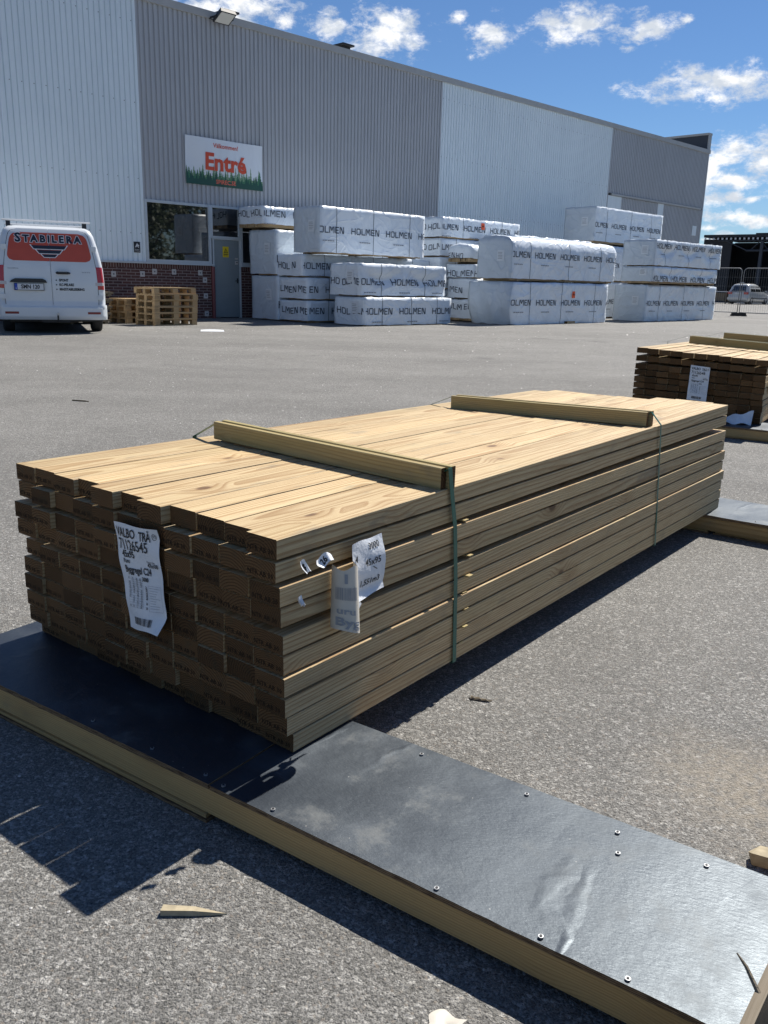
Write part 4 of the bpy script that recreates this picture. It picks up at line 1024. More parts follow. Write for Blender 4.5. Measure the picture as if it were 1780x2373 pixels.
def front_label(o, BL, BR, TR, TL, number, y0, simple=False):
    def S(u, v, off=0.0):
        x, z = bilerp(BL, BR, TR, TL, u, v)
        if not simple:
            x += 0.007 * math.sin(v * 5.2 + 0.6) * (0.3 + u) - 0.004
        yy = y0 - 0.004 - 0.010 * math.sin(u * 3.1) * (0.5 + 0.5 * math.sin(v * 9)) - 0.012 * max(0, v - 0.9) * 8 * u
        yy -= (0.022 * max(0, 0.14 - v) / 0.14 * u) if not simple else 0
        yy += 0.0015 * math.sin(v * 17 + u * 5)
        return (x, yy - off, z)
    mb = MB()
    def outline(u, v):   # uneven torn edges
        if simple: return u, v
        return u + 0.010 * math.sin(v * 13) * (u - 0.5), v + 0.014 * math.sin(u * 7) * (v - 0.5)
    mb.grid(lambda u, v: S(*outline(u, v)), 14, 26, 'paper'); mb.build('paper_label', o, smooth=True)
    lab = o.children[-1] if False else [c for c in o.children if c.name.startswith('paper_label')][-1]
    Wm = abs(TR[0] - TL[0]); Hm = abs(TL[1] - BL[1])
    t = MB(); off = 0.0016
    def word(s_, u, v, size, bold=0.0, sx=1.0, align='LEFT', mat='ink'):
        g = text_geo(s_, size, bold, align, sx)
        put_text(t, g, lambda x, y: S(u + x / Wm, v + y / Hm, off), mat)
    k_ = Wm / 0.19
    word('VALBO', .06, .915, .034 * k_, .0006 * k_, .86); word('TRÄ', .62, .905, .034 * k_, .0007 * k_, .66)
    ring = [(.91 + .045 * math.cos(a_ * math.pi / 8), .918 + .032 * math.sin(a_ * math.pi / 8)) for a_ in range(16)]
    rin = [(.91 + .038 * math.cos(a_ * math.pi / 8), .918 + .027 * math.sin(a_ * math.pi / 8)) for a_ in range(16)]
    for q in range(16): t.add([S(*p, off) for p in (ring[q], ring[(q + 1) % 16], rin[(q + 1) % 16], rin[q])], [(0, 1, 2, 3)], 'ink')
    word('PS', .885, .918, .011 * k_)
    word(number, .07, .80, .040 * k_, .0004 * k_, .86)
    word('45x95', .12, .71, .026 * k_, .0006 * k_, .9); word('Furu', .13, .645, .0155 * k_, .0004 * k_); word('Nom dim', .70, .665, .009 * k_); word('47x100', .70, .63, .0155 * k_, .0004 * k_)
    word('Byggregel C24', .13, .565, .0255 * k_, .0006 * k_, .80); word('3000', .52, .49, .0145 * k_, .0005 * k_)
    # table rules and rows of tiny figures
    def rule(u0, v0, u1, v1, th_=.0022):
        du, dv_ = (0, th_) if abs(u1 - u0) > abs(v1 - v0) else (th_ * 1.4, 0)
        n_ = 6
        for q in range(n_):
            ua, ub = u0 + (u1 - u0) * q / n_, u0 + (u1 - u0) * (q + 1) / n_; va, vb = v0 + (v1 - v0) * q / n_, v0 + (v1 - v0) * (q + 1) / n_
            t.add([S(ua, va, off), S(ub, vb, off), S(ub + du, vb + dv_, off), S(ua + du, va + dv_, off)], [(0, 1, 2, 3)], 'grey_print')
    rl = random.Random(4)
    for q in range(13):
        vv = .475 - q * .0215
        rule(.13, vv, .52, vv, .0015)
        for cc in range(4):
            if rl.random() < .85: word(str(rl.randint(10, 95)), .145 + cc * .10, vv + .010, .0085 * k_, 0, 1, 'LEFT', 'ink')
        if q > 2 and rl.random() < .8: word(str(rl.randint(10, 59)), .58, vv + .008, .0085 * k_, .0002)
    for cc in range(5): rule(.13 + cc * .0975, .475 - 12 * .0215, .13 + cc * .0975, .475)
    rule(.66, .44, .95, .44); rule(.66, .20, .66, .44); rule(.95, .20, .95, .44); rule(.66, .20, .95, .20)
    for q in range(9): rule(.68, .42 - q * .024, .68 + rl.uniform(.12, .25), .42 - q * .024, .003)
    # barcode
    u = .24
    while u < .74:
        bw = rl.choice((.006, .006, .012, .018)); t.add([S(u, .055, off), S(u + bw, .055, off), S(u + bw, .125, off), S(u, .125, off)], [(0, 1, 2, 3)], 'ink'); u += bw + rl.choice((.007, .012))
    t.build('print', lab)


front_label(ST1, (-.515, .178), (-.379, .200), (-.372, .460), (-.557, .446), '71126545', -.024)

# ---- torn curled label on the long side
def side_label(o):
    x0 = .010
    mb = MB()
    def F(u, v, off=0.0):     # flat piece still stapled on: u along y, v up
        y = .194 + u * .118; z = .316 + v * .140 + .008 * u * (1 - v) + .002 * math.sin(u * 7) * v
        x = x0 + .012 * math.sin(v * 3.1) * (.4 + u) + .010 * (1 - u) ** 2 + .018 * max(0, .12 - v) * 6 + .0012 * math.sin(v * 13 + u * 6)
        return (x + off, y, z)
    mb.grid(lambda u, v: F(u + .012 * math.sin(v * 7) * u, v), 14, 18, 'paper'); fl = mb.build('paper_label', o, smooth=True)
    t = MB()
    def tw(s_, y, z, size, bold):
        put_text(t, text_geo(s_, size, bold, 'LEFT', .92), lambda a_, b_: F((y + a_ - .194) / .118, (z + b_ - .316) / .140, .0016), 'ink')
    tw('3000', .255, .438, .022, .0003); tw('45x95', .240, .399, .024, .0003); tw('1,551m3', .222, .350, .0225, .0003)
    for q in range(3): t.add([F(.07 + .02 * q, .72 - .02 * q, .0016), F(.10 + .02 * q, .70 - .02 * q, .0016), F(.16, .78, .0016)], [(0, 1, 2)], 'ink')
    t.add([F(.62, .50, .0016), F(.65, .50, .0016), F(.76, .43, .0016), F(.73, .43, .0016)], [(0, 1, 2, 3)], 'ink')
    t.build('print', fl)
    mb = MB()
    def C(u, v, off=0.0):     # torn strip curling round towards the viewer
        a_ = R(-50) + u * R(230); rad_ = .029 + .005 * (1 - v)
        cy = .158 - .004 * (1 - v); cx = .030
        z = .270 + v * .150 + .012 * math.sin(u * 5) * (1 - v) - .03 * (1 - v) * u * (1 - u)
        return (cx + math.sin(a_) * (rad_ + off), cy - math.cos(a_) * (rad_ + off) + .008 * (1 - v), z)
    mb.grid(lambda u, v: C(u, v + .03 * math.sin(u * 13) * v), 18, 20, 'paper_back'); cu = mb.build('paper_curl', o, smooth=True)
    t = MB()
    def cw_(s_, a0, z, size, bold, mat='grey_print'):   # mirrored lettering showing through the back of the sheet
        put_text(t, text_geo(s_, size, bold, 'CENTER', 1.0), lambda x, y: C(a0 + x / .085, (z + y - .270) / .150, .0016), mat)
    u = .22
    rl = random.Random(9)
    while u < .62:
        bw = rl.choice((.008, .008, .016)); t.add([C(u, .50, .0016), C(u + bw, .50, .0016), C(u + bw, .70, .0016), C(u, .70, .0016)], [(0, 1, 2, 3)], 'grey_print'); u += bw + rl.choice((.010, .016))
    cw_('1', .42, .395, .030, .0010); cw_('uru', .42, .318, .022, .0005); cw_('Byg', .45, .291, .028, .0008)
    t.build('print', cu)
    # torn scraps left under the staples
    def scrap(y, z, w_, h_, rot, txt, sd_):
        t = MB(); ca, sa = math.cos(rot), math.sin(rot)
        def P(u, v, off=0.0):
            a_ = (u - .5) * w_ * (1 - .5 * abs(v - .5)); b_ = (v - .5) * h_ + .004 * math.sin(u * 8 + sd_)
            return (.009 + .014 * (1 - v) ** 2 + .004 * math.sin(u * 7 + sd_) + off, y + a_ * ca - b_ * sa, z + a_ * sa + b_ * ca)
        t.grid(lambda u, v: P(u, v), 7, 5, 'paper'); s_ = t.build('paper_scrap', o, smooth=True)
        if txt:
            t2 = MB(); put_text(t2, text_geo(txt, h_ * .8, h_ * .03), lambda a_, b_: P(.5 + a_ / w_, .42 + b_ / h_, .0016), 'ink'); t2.build('print', s_)
    scrap(.043, .440, .018, .026, .25, '3', 1.0); scrap(.106, .441, .050, .018, .42, '26', 2.0); scrap(.034, .366, .010, .016, -.2, None, 3.0)
    scrap(.220, .285, .036, .045, -.9, None, 4.0)


side_label(ST1)

# ---- second stack to the right
S2R = R(-32.0)
S2O = Vector((3.005, 6.845, 0.094))
rows2 = [0.0, .046, .0925, .140, .192, .2385, .290, .3365, .398, .4580]
ST2 = lumber('lumber_pack', 'strapped stack of treated studs with dark brown ends at the right edge of the yard', S2O, S2R, rows2, [z - .004 * i for i, z in enumerate(rows2)], 21, left_lift=(.045, .02), front_j=.02, stamp=False, L=3.6)
batten(ST2, (-.86, 1.02, .545), (.0, 1.02, .507), .07, .045, .3)
batten(ST2, (-.82, 2.35, .530), (.0, 2.35, .503), .07, .045, .8, double=False)
strap(ST2, [(-1.06, 1.04, 0), (-1.06, 1.04, .552), (-.87, 1.04, .614), (0.004, 1.04, .580), (.006, 1.04, .5), (.008, 1.04, 0)], .014)
strap(ST2, [(-1.06, 2.37, 0), (-1.06, 2.37, .53), (-.83, 2.37, .604), (0.004, 2.37, .576), (.006, 2.37, .5), (.008, 2.37, 0)], .014)
front_label(ST2, (-.585, .150), (-.428, .145), (-.425, .425), (-.580, .435), '71126548', -.032, simple=True)
mb = MB()
mb.grid(lambda u, v: (.012 + .03 * math.sin(v * 3.1) * (.4 + .6 * math.sin(u * 6)), .12 + u * .3 + .02 * math.sin(v * 9), .25 + v * .19 - .03 * u), 12, 8, 'paper'); mb.build('side_label', ST2, smooth=True)
mb = MB()   # torn label drooping at the foot of the stack
mb.grid(lambda u, v: (-.27 + u * .22, -.055 - .11 * (1 - v) * (1 - .4 * u) + .012 * math.sin(u * 9), .006 + .10 * v ** 1.4 * (.35 + .65 * u) + .008 * math.sin(u * 11 + v * 4)), 12, 8, 'paper'); mb.build('torn_label', ST2, smooth=True)

# ------------------------------------------------------------------ decks under the stacks
def deck(label, loc, rz, x0, x1, width, joints, seed, hgt=.094, bottom=((None, None),), tilt=0.0, screws=()):
    """x along the deck; y from 0 (front edge) to width; origin on the ground"""
    o = tag(empty('timber_deck', loc, rz), label, 'timber deck', 'black film faced decks under the lumber')
    o.rotation_euler = (0, tilt, rz)
    rp = random.Random(seed); tp = .0125
    xs = [x0] + list(joints) + [x1]
    for i in range(len(xs) - 1):
        a_, b_ = xs[i] + .002, xs[i + 1] - .002
        nx, ny = max(8, int((b_ - a_) / .03)), 14
        dzp = .0016 * (i % 2)
        def T(u, v, a_=a_, b_=b_, dzp=dzp):
            x = a_ + (b_ - a_) * u; y = width * v
            edge = .002 * noise.noise(Vector((x * 25, y * 25, seed))) if v in (0, 1) else 0
            return (x, y + edge, hgt - .001 - dzp + .0012 * noise.noise(Vector((x * 5, y * 5, seed + 3))))
        mb = MB()
        mb.grid(T, nx, ny, 'deck_film')
        # chipped ply edges down to the beam
        for vfix, sgn in ((0, 1), (1, -1)):
            for q in range(nx):
                p0, p1 = T(q / nx, vfix), T((q + 1) / nx, vfix)
                e0, e1 = .0015 * noise.noise(Vector((p0[0] * 60, seed, vfix))), .0015 * noise.noise(Vector((p1[0] * 60, seed, vfix)))
                vs = [(p0[0], p0[1] + e0, hgt - tp - .001), (p1[0], p1[1] + e1, hgt - tp - .001), p1, p0]
                mb.add(vs, [(0, 1, 2, 3) if vfix == 0 else (3, 2, 1, 0)], 'ply_edge')
        for ufix in (0, 1):
            for q in range(ny):
                p0, p1 = T(ufix, q / ny), T(ufix, (q + 1) / ny)
                mb.add([(p0[0], p0[1], hgt - tp - .001), (p1[0], p1[1], hgt - tp - .001), p1, p0], [(3, 2, 1, 0) if ufix == 0 else (0, 1, 2, 3)], 'ply_edge')
        mb.add([(a_, 0, hgt - tp - .0012), (b_, 0, hgt - tp - .0012), (b_, width, hgt - tp - .0012), (a_, width, hgt - tp - .0012)], [(3, 2, 1, 0)], 'ply_edge')
        mb.build('deck_panel', o, smooth=False)
    zb0, zb1 = .0165, hgt - tp - .0015
    for yy in (.004, width - .049):
        mb = MB(); T = Matrix.Translation(((x0 + x1) / 2, yy + .0225, (zb0 + zb1) / 2)) @ Matrix.Rotation(R(-90), 4, 'Z')
        mb.prism(chamfer(.045, zb1 - zb0, .0025), -(x1 - x0) / 2 + .004, (x1 - x0) / 2 - .004, 'beam_pine', 'pine_end', X=T, seed=rp.random()); mb.build('beam', o)
    for (a_, b_, inset) in bottom:
        mb = MB()
        mb.box((a_, -.006 + inset, .0), (b_, .075 + inset, .0075), 'ply_edge'); mb.box((a_ + .01, -.001 + inset, .0078), (b_ - .006, .06 + inset, .0162), 'beam_pine', seed=rp.random(), long=0)
        mb.build('foot_strip', o)
    for yy in (width * .35, width - .08):
        mb = MB(); mb.box((x0 + .05, yy, 0), (x1 - .05, yy + .06, .0162), 'old_wood', seed=rp.random(), long=0); mb.build('foot_strip', o)
    for (sx_, sy_) in screws:
        mb = MB()
        mb.tube([(sx_, sy_, hgt - .002), (sx_, sy_, hgt + .0014)], .0047, 'screw_head', 10); mb.tube([(sx_, sy_, hgt + .0017), (sx_, sy_, hgt + .0026)], .0026, 'ink', 6)
        mb.build('screw', o)
    return o


# near deck: front edge passes through stack-local (-.808,-.232) .. (.975,-.122)
ex = Vector((math.cos(SROT), math.sin(SROT), 0)); ey = Vector((-math.sin(SROT), math.cos(SROT), 0))


def SL(x, y, z=0.0): return Vector((SO.x, SO.y, 0)) + ex * x + ey * y + Vector((0, 0, z))


DROT = SROT + R(3.66)
D1o = SL(-.047, -.184)
ca, sa = math.cos(R(3.66)), math.sin(R(3.66))


def dl(x, y):   # stack-local -> deck-local
    dx, dy = x + .047, y + .184
    return (dx * ca + dy * sa, -dx * sa + dy * ca)


scr = [dl(*p) for p in [(.226, .206), (.487, .222), (.688, .223), (.857, .236), (.507, -.138), (.705, -.123), (.852, -.116), (.715, .163), (.12, -.159), (-.02, -.167), (-.08, -.164), (-.463, -.186), (-.254, -.172), (1.02, -.10), (1.05, .245)]]
D1 = deck('long black film faced deck nearest the camera under the front of the foreground stack', D1o, DROT, -1.065, 1.75, .402, [0.0], 3, bottom=((-1.06, -.005, 0.0), (.03, 1.7, .03)), screws=scr)
D3o = Vector((1.548, 3.929, 0))
deck('grey film faced deck supporting the far end of the foreground stack', D3o, R(-37.0), -1.2, 1.3, .41, [.30], 6, bottom=((-1.1, .0, .01), (.02, 1.2, .02)), screws=[(.20, .03), (.62, .035), (.3, .38), (.85, .38)])
deck('film faced deck under the stack with dark brown ends at the right', Vector((2.64, 6.719, 0)), R(-31.7), -.75, 1.7, .42, [.5], 8, bottom=((-.7, 1.6, .015),), screws=[(.3, .03), (.6, .03), (.9, .03)])
deck('film faced deck under the far end of the stack at the right', Vector((3.93, 9.0, 0)), R(-32), -1.0, 1.4, .42, [.3], 9, bottom=((-.9, 1.3, .015),))

# ------------------------------------------------------------------ loose things on the yard
o = tag(empty('wood_splinter', (-.389, 1.317, 0), R(0.5)), 'pale pointed splinter of wood lying on the sunlit asphalt in front of the deck', 'splinter')
mb = MB(); mb.add([(0, -.006, .001), (.062, -.005, .001), (.121, -.001, .002), (.06, .012, .001), (.001, .012, .001), (0, -.005, .012), (.058, -.003, .011), (.119, 0, .004), (.06, .010, .010), (.002, .010, .013)],
                  [(0, 1, 6, 5), (1, 2, 7, 6), (2, 3, 8, 7), (3, 4, 9, 8), (4, 0, 5, 9), (5, 6, 8, 9), (6, 7, 8), (0, 4, 3, 1), (1, 3, 2)], 'pale_wood', bc=[(p[1], p[0], p[2]) for p in [(0, -.006, .001), (.062, -.005, .001), (.121, -.001, .002), (.06, .012, .001), (.001, .012, .001), (0, -.005, .012), (.058, -.003, .011), (.119, 0, .004), (.06, .010, .010), (.002, .010, .013)]], seed=.4)
mb.build('splinter', o)
o = tag(empty('wood_offcut', (.765, 1.497, 0), R(-28)), 'small broken block of sawn wood beside the near deck', 'offcut')
mb = MB()
P8 = [(0, 0, .001), (.055, .003, .001), (.058, .036, .001), (.006, .040, .001), (-.004, .002, .026), (.050, .001, .028), (.056, .037, .030), (.010, .041, .024), (-.010, .022, .014)]
mb.add(P8, [(0, 1, 5, 4), (1, 2, 6, 5), (2, 3, 7, 6), (4, 5, 6, 7), (3, 2, 1, 0), (0, 4, 8), (4, 7, 8), (7, 3, 8), (3, 0, 8)], 'pale_wood', bc=[(p[1], p[0], p[2]) for p in P8], seed=.77)
mb.build('block', o)
o = tag(empty('bark_chip', (.255, 2.19, 0), R(-20)), 'dark bark chip lying in the middle of the sunlit asphalt by the foreground stack', 'bark chip')
mb = MB(); mb.grid(lambda u, v: (u * .062 + .004 * math.sin(v * 5), (v - .5) * .016 * (1.1 - u * .7), .003 + .006 * math.sin(v * 3.1) * (1 - .5 * u) + .0015 * math.sin(u * 21)), 10, 4, 'old_wood', bcfn=lambda u, v: ((v - .5) * .02, u * .06, 0), seed=.2); mb.build('chip', o)
o = tag(empty('paper_scrap', (.117, 1.088, 0), R(-25)), 'pale scrap of torn card on the asphalt in the front foreground', 'scrap')
mb = MB(); mb.grid(lambda u, v: ((u - .5) * .055 + .004 * math.sin(v * 7), (v - .5) * .04 + .005 * math.sin(u * 6), .002 + .007 * u * v + .002 * math.sin(u * 9)), 8, 6, 'paper_back'); mb.build('scrap', o, smooth=True)
o = tag(empty('paper_sheet', (-3.85, 19.05, 0), R(12)), 'white sheet of paper lying flat in the yard near the tall pallet stack', 'sheet')
mb = MB(); mb.grid(lambda u, v: ((u - .5) * .50, (v - .5) * .62, .004 + .012 * u * (1 - u) * 4 * v), 8, 8, 'paper'); mb.build('sheet', o, smooth=True)
o = tag(empty('lath', (-2.89, 7.84, 0), R(-14)), 'thin dark stick lying alone far out on the asphalt', 'stick')
mb = MB(); mb.box((0, -.004, .0), (.14, .004, .012), 'old_wood', seed=.3, long=0); mb.box((.14, -.003, .002), (.17, .003, .009), 'old_wood', seed=.3, long=0); mb.build('stick', o)
o = tag(empty('loose_plank', (5.52, 27.35, 0), math.atan2(1.5, 1.04)), 'short pale plank lying on the ground in front of the centre pile', 'plank')
mb = MB(); mb.prism(chamfer(.12, .075, .004, 0, .0375), 0, 1.78, 'pine', 'pine_end', X=Matrix.Rotation(R(-90), 4, 'Z'), seed=.6); mb.build('plank', o)
# board on edge standing at the right border of the view
o = tag(empty('edge_board', SL(1.071, -1.0), SROT + R(90)), 'out of focus board standing on edge at the bottom right corner', 'board')
mb = MB(); mb.box((0, -.012, 0), (.85, .0, .40), 'old_wood', seed=.42, long=0); mb.build('board', o)
mb = MB(); mb.tube([(.63, -.004, .398), (.64, .014, .415), (.643, .026, .424)], [.003, .0022, .0008], 'old_wood', 6); mb.build('splinter', o)
for q in (0.08, 0.7):
    mb = MB(); mb.box((q, -.10, 0), (q + .04, -.0125, .32), 'old_wood', seed=.2 + q, long=2); mb.build('brace', o)
# scattered pale grit
mb = MB(); rg = random.Random(11)
def pebble(x, y, s_):
    vs = [];
    for (a_, b_, c_) in ((1, 0, .5), (.2, .95, .45), (-.85, .4, .55), (-.6, -.75, .5), (.45, -.9, .4), (.1, .05, 1.05), (0, 0, -.1)):
        f = rg.uniform(.7, 1.2); vs.append((x + a_ * s_ * f, y + b_ * s_ * f, max(0.0005, c_ * s_ * .8)))
    mb.add(vs, [(0, 1, 5), (1, 2, 5), (2, 3, 5), (3, 4, 5), (4, 0, 5), (1, 0, 6), (2, 1, 6), (3, 2, 6), (4, 3, 6), (0, 4, 6)], 'stone_pale')
for q in range(1500):
    y = 1.2 * (24 / 1.2) ** (rg.random() ** .62); x = rg.uniform(-.55, .62) * (y + .8)
    pebble(x, y, rg.uniform(.0010, .0022) * (1 + .28 * y) * rg.choice((.6, .8, 1, 1.3)))
mb.build('grit', kind='stuff')

# ------------------------------------------------------------------ vehicles
def interp(tab, z):
    if z <= tab[0][0]: return tab[0][1]
    for (a_, va), (b_, vb) in zip(tab, tab[1:]):
        if z <= b_: return va + (vb - va) * (z - a_) / (b_ - a_)
    return tab[-1][1]


def body_slices(mb, zs, hw, yr, yf, rc_r, rc_f, mat, nseg=7):
    """stacked rounded-rectangle outlines: half width, rear y, front y by height"""
    rings = []
    for z in zs:
        h, a_, b_ = interp(hw, z), interp(yr, z), interp(yf, z)
        r1, r2 = min(rc_r, h * .9), min(rc_f, h * .9, (b_ - a_) * .4)
        pts = []
        for cx, cy, rr_, s0 in ((h - r1, a_ + r1, r1, -90), (h - r2, b_ - r2, r2, 0), (-h + r2, b_ - r2, r2, 90), (-h + r1, a_ + r1, r1, 180)):
            for j in range(nseg + 1):
                t = R(s0 + 90 * j / nseg); pts.append((cx + rr_ * math.cos(t), cy + rr_ * math.sin(t), z))
        rings.append(pts)
    n_ = len(rings[0]); vs = [p for rg_ in rings for p in rg_]
    fs = [(i * n_ + j, i * n_ + (j + 1) % n_, (i + 1) * n_ + (j + 1) % n_, (i + 1) * n_ + j) for i in range(len(rings) - 1) for j in range(n_)]
    fs.append(tuple((len(rings) - 1) * n_ + j for j in range(n_))); fs.append(tuple(reversed(range(n_))))
    mb.add(vs, fs, mat)


def wheel(parent, x, y, rad_, wd, side):
    mb = MB(); prof = [(-wd / 2, rad_ * .62), (-wd / 2, rad_ * .9), (-wd / 2 + .02, rad_ * .985), (-wd * .2, rad_), (wd * .2, rad_), (wd / 2 - .02, rad_ * .985), (wd / 2, rad_ * .9), (wd / 2, rad_ * .62)]
    n_ = 36; vs = [(px, math.cos(2 * math.pi * j / n_) * pr, math.sin(2 * math.pi * j / n_) * pr) for j in range(n_) for px, pr in prof]; m_ = len(prof)
    mb.add(vs, [(j * m_ + i, j * m_ + i + 1, ((j + 1) % n_) * m_ + i + 1, ((j + 1) % n_) * m_ + i) for j in range(n_) for i in range(m_ - 1)], 'rubber')
    wo_ = empty('wheel', (x, y, rad_)); wo_.parent = parent
    t = mb.build('tyre', wo_, smooth=True)
    mb = MB(); xo = side * wd * .40
    ring = [(xo, math.cos(2 * math.pi * j / n_) * rad_ * .63, math.sin(2 * math.pi * j / n_) * rad_ * .63) for j in range(n_)]
    mb.add(ring + [(xo - side * .05, 0, 0)], [(j, (j + 1) % n_, n_) for j in range(n_)], 'black_plastic')
    for q in range(5):
        a_ = 2 * math.pi * q / 5; ca_, sa_ = math.cos(a_), math.sin(a_)
        mb.add([(xo + side * .006, ca_ * u - sa_ * v, sa_ * u + ca_ * v) for u, v in ((.05, -.035), (rad_ * .62, -.025), (rad_ * .62, .025), (.05, .035))], [(0, 1, 2, 3)], 'galvanised')
    mb.add([(-side * wd * .3, p[1], p[2]) for p in ring], [tuple(range(n_))], 'black_plastic')
    mb.build('rim', wo_)


VS = 1.045
VAN = tag(empty('van', (-6.46, 16.88, 0), R(22.5)), 'white delivery van with red window film, parked with its rear towards the camera', 'van')
VAN.scale = (1.0, 1.0, 1.05)
HWv = [(.28, .84), (.36, .93), (.46, .965), (.60, .975), (.95, .972), (1.15, .958), (1.35, .925), (1.6, .865), (1.75, .82), (1.84, .77), (1.885, .70), (1.905, .58)]
YRv = [(.28, .06), (.36, .0), (.52, -.005), (.54, .02), (.9, .025), (1.2, .045), (1.5, .095), (1.75, .15), (1.84, .20), (1.885, .30), (1.905, .5)]
YFv = [(.28, 4.75), (.4, 4.9), (.75, 4.88), (.95, 4.7), (1.08, 4.2), (1.12, 4.0), (1.6, 3.25), (1.8, 2.9), (1.87, 2.6), (1.905, 2.3)]
zs = [.28, .32, .36, .42, .46, .52, .54, .7, .9, 1.0, 1.15, 1.3, 1.45, 1.6, 1.7, 1.75, 1.8, 1.84, 1.865, 1.885, 1.897, 1.905]
mb = MB(); body_slices(mb, zs, HWv, YRv, YFv, .10, .35, 'van_white', 8); mb.build('body', VAN, smooth=True)


def vr(x, z, off=0.0):   # rear skin with rounded corners
    h = interp(HWv, z); e = max(0.0, abs(x) - (h - .10)) / .10
    return (x, interp(YRv, z) + .10 * (1 - math.sqrt(max(0, 1 - min(e, 1) ** 2))) - off, z)


def rpatch(mb, x0, x1, z0, z1, off, mat, nx=8, nz=12, cr=0.0, fx=None):
    """rear-following patch with optional rounded corners; fx(z) scales the half width"""
    def P(u, v):
        z = z0 + (z1 - z0) * v; k_ = fx(z) if fx else 1.0
        a_, b_ = x0 * k_, x1 * k_
        if cr > 0:
            e = min(z - z0, z1 - z)
            ins = cr - math.sqrt(max(0, cr * cr - (cr - e) ** 2)) if e < cr else 0.0
            if abs(x0) > .02: a_ += ins * (1 if x0 < 0 else 0)
            if abs(x1) > .02: b_ -= ins * (1 if x1 > 0 else 0)
        return vr(a_ + (b_ - a_) * u, z, off)
    mb.grid(P, nx, nz, mat)


fxd = lambda z: interp(HWv, z) / .975
for sgn in (-1, 1):
    mb = MB(); rpatch(mb, -.845 if sgn < 0 else .004, -.004 if sgn < 0 else .845, .435, 1.845, .004, 'seam_dark', 10, 30, .10, fxd); g = mb.build('door_seal', VAN)
    mb = MB(); rpatch(mb, -.836 if sgn < 0 else .0055, -.0055 if sgn < 0 else .836, .445, 1.838, .012, 'van_white', 12, 36, .10, fxd)
    dr = mb.build('rear_door', VAN, smooth=True)
    mb = MB(); rpatch(mb, -.795 if sgn < 0 else .0058, -.0058 if sgn < 0 else .795, 1.285, 1.775, .0165, 'van_film', 12, 20, .12, fxd); mb.build('window_film', dr, smooth=True)
    for zz in (.66, 1.52):
        mb = MB(); p = vr(sgn * interp(HWv, zz) * .90, zz)
        mb.prism(chamfer(.10, .085, .012, p[0] + sgn * .0, zz), p[1] - .035, p[1] + .02, 'van_white'); mb.build('hinge', VAN)
    mb = MB(); rpatch(mb, *((-.985, -.80) if sgn < 0 else (.80, .985)), .80, 1.20, .010, 'lamp_red', 8, 12, 0, lambda z: interp(HWv, z) / .985 if True else 1)
    tl = mb.build('tail_light', VAN, smooth=True)
    mb = MB(); rpatch(mb, *((-.978, -.806) if sgn < 0 else (.806, .978)), .87, .925, .0145, 'lamp_clear', 6, 3, 0, lambda z: interp(HWv, z) / .985); mb.build('reversing_lamp', tl, smooth=True)
    mb = MB(); rpatch(mb, *((-.86, -.62) if sgn < 0 else (.62, .86)), .355, .395, .045, 'reflector_red', 4, 2); mb.build('reflector', VAN)
# bumper
mb = MB(); bz = [.25, .27, .30, .34, .42, .47, .50, .515]
def bump_p(u, v):
    q = v * (len(bz) - 1); i = min(int(q), len(bz) - 2); z = bz[i] + (bz[i + 1] - bz[i]) * (q - i)
    off = .04 * math.sin(min(1, max(0, (z - .25) / .08)) * 1.57) * (1 if z < .47 else max(0, (.52 - z) / .05))
    x = -1.0 + 2.0 * u; h = .995; e = max(0, abs(x) - (h - .22)) / .22
    return (x, -off + .22 * (1 - math.sqrt(max(0, 1 - min(e, 1) ** 2))) * 1.0, z)
mb.grid(bump_p, 40, 21, 'van_white')
mb.grid(lambda u, v: (-.9 + 1.8 * u, .02 + .25 * v, .25 + .02 * v), 6, 2, 'black_plastic')
mb.build('bumper', VAN, smooth=True)
mb = MB(); mb.tube([(.07, .10, .24), (.07, -.05, .235), (.07, -.11, .25), (.07, -.115, .33)], .016, 'black_plastic', 8); mb.tube([(.07, -.115, .33), (.07, -.115, .345), (.07, -.115, .375), (.07, -.115, .385)], [.012, .025, .025, .01], 'steel', 10); mb.box((-.22, .05, .20), (.30, .14, .27), 'black_plastic'); mb.build('tow_hook', VAN)
mb = MB(); mb.box((-.8, .3, .20), (.8, 4.4, .30), 'black_plastic'); mb.build('underbody', VAN)
# plate, handles, lettering
mb = MB(); mb.prism([(-.74, .905), (-.08, .905), (-.10, .945), (-.16, .975), (-.64, .975), (-.71, .945)], -.012, .03, 'black_plastic'); mb.build('plate_light', VAN)
PL = empty('number_plate', (-.405, -.012, .83)); PL.parent = VAN
mb = MB(); mb.box((-.265, -.012, -.062), (.265, .02, .062), 'ink'); mb.build('plate_frame', PL)
mb = MB(); mb.box((-.255, -.0155, -.053), (.255, -.0125, .055), 'plate_paint'); mb.box((-.255, -.0165, -.053), (-.205, -.0156, .055), 'plate_blue'); put_text(mb, text_geo('SMN 120', .098, .0035, 'CENTER', .88), lambda x, y: (.022 + x, -.0168, y), 'ink')
put_text(mb, text_geo('S', .03, .001), lambda x, y: (-.23 + x, -.0172, -.03 + y), 'white_print'); mb.build('plate_face', PL)
mb = MB(); mb.tube([(.10, -.0, 1.085), (.12, -.035, 1.085), (.30, -.04, 1.085), (.34, -.005, 1.083)], [.020, .026, .024, .014], 'black_plastic', 10); mb.box((.13, -.052, 1.10), (.29, -.03, 1.118), 'galvanised'); mb.build('door_handle', VAN)


def vtext(mb, s_, x, z, size, bold, mat, off=.0185, align='LEFT', sx=1.0):
    put_text(mb, text_geo(s_, size, bold, align, sx), lambda a_, b_: vr(x + a_, z + b_, off), mat)


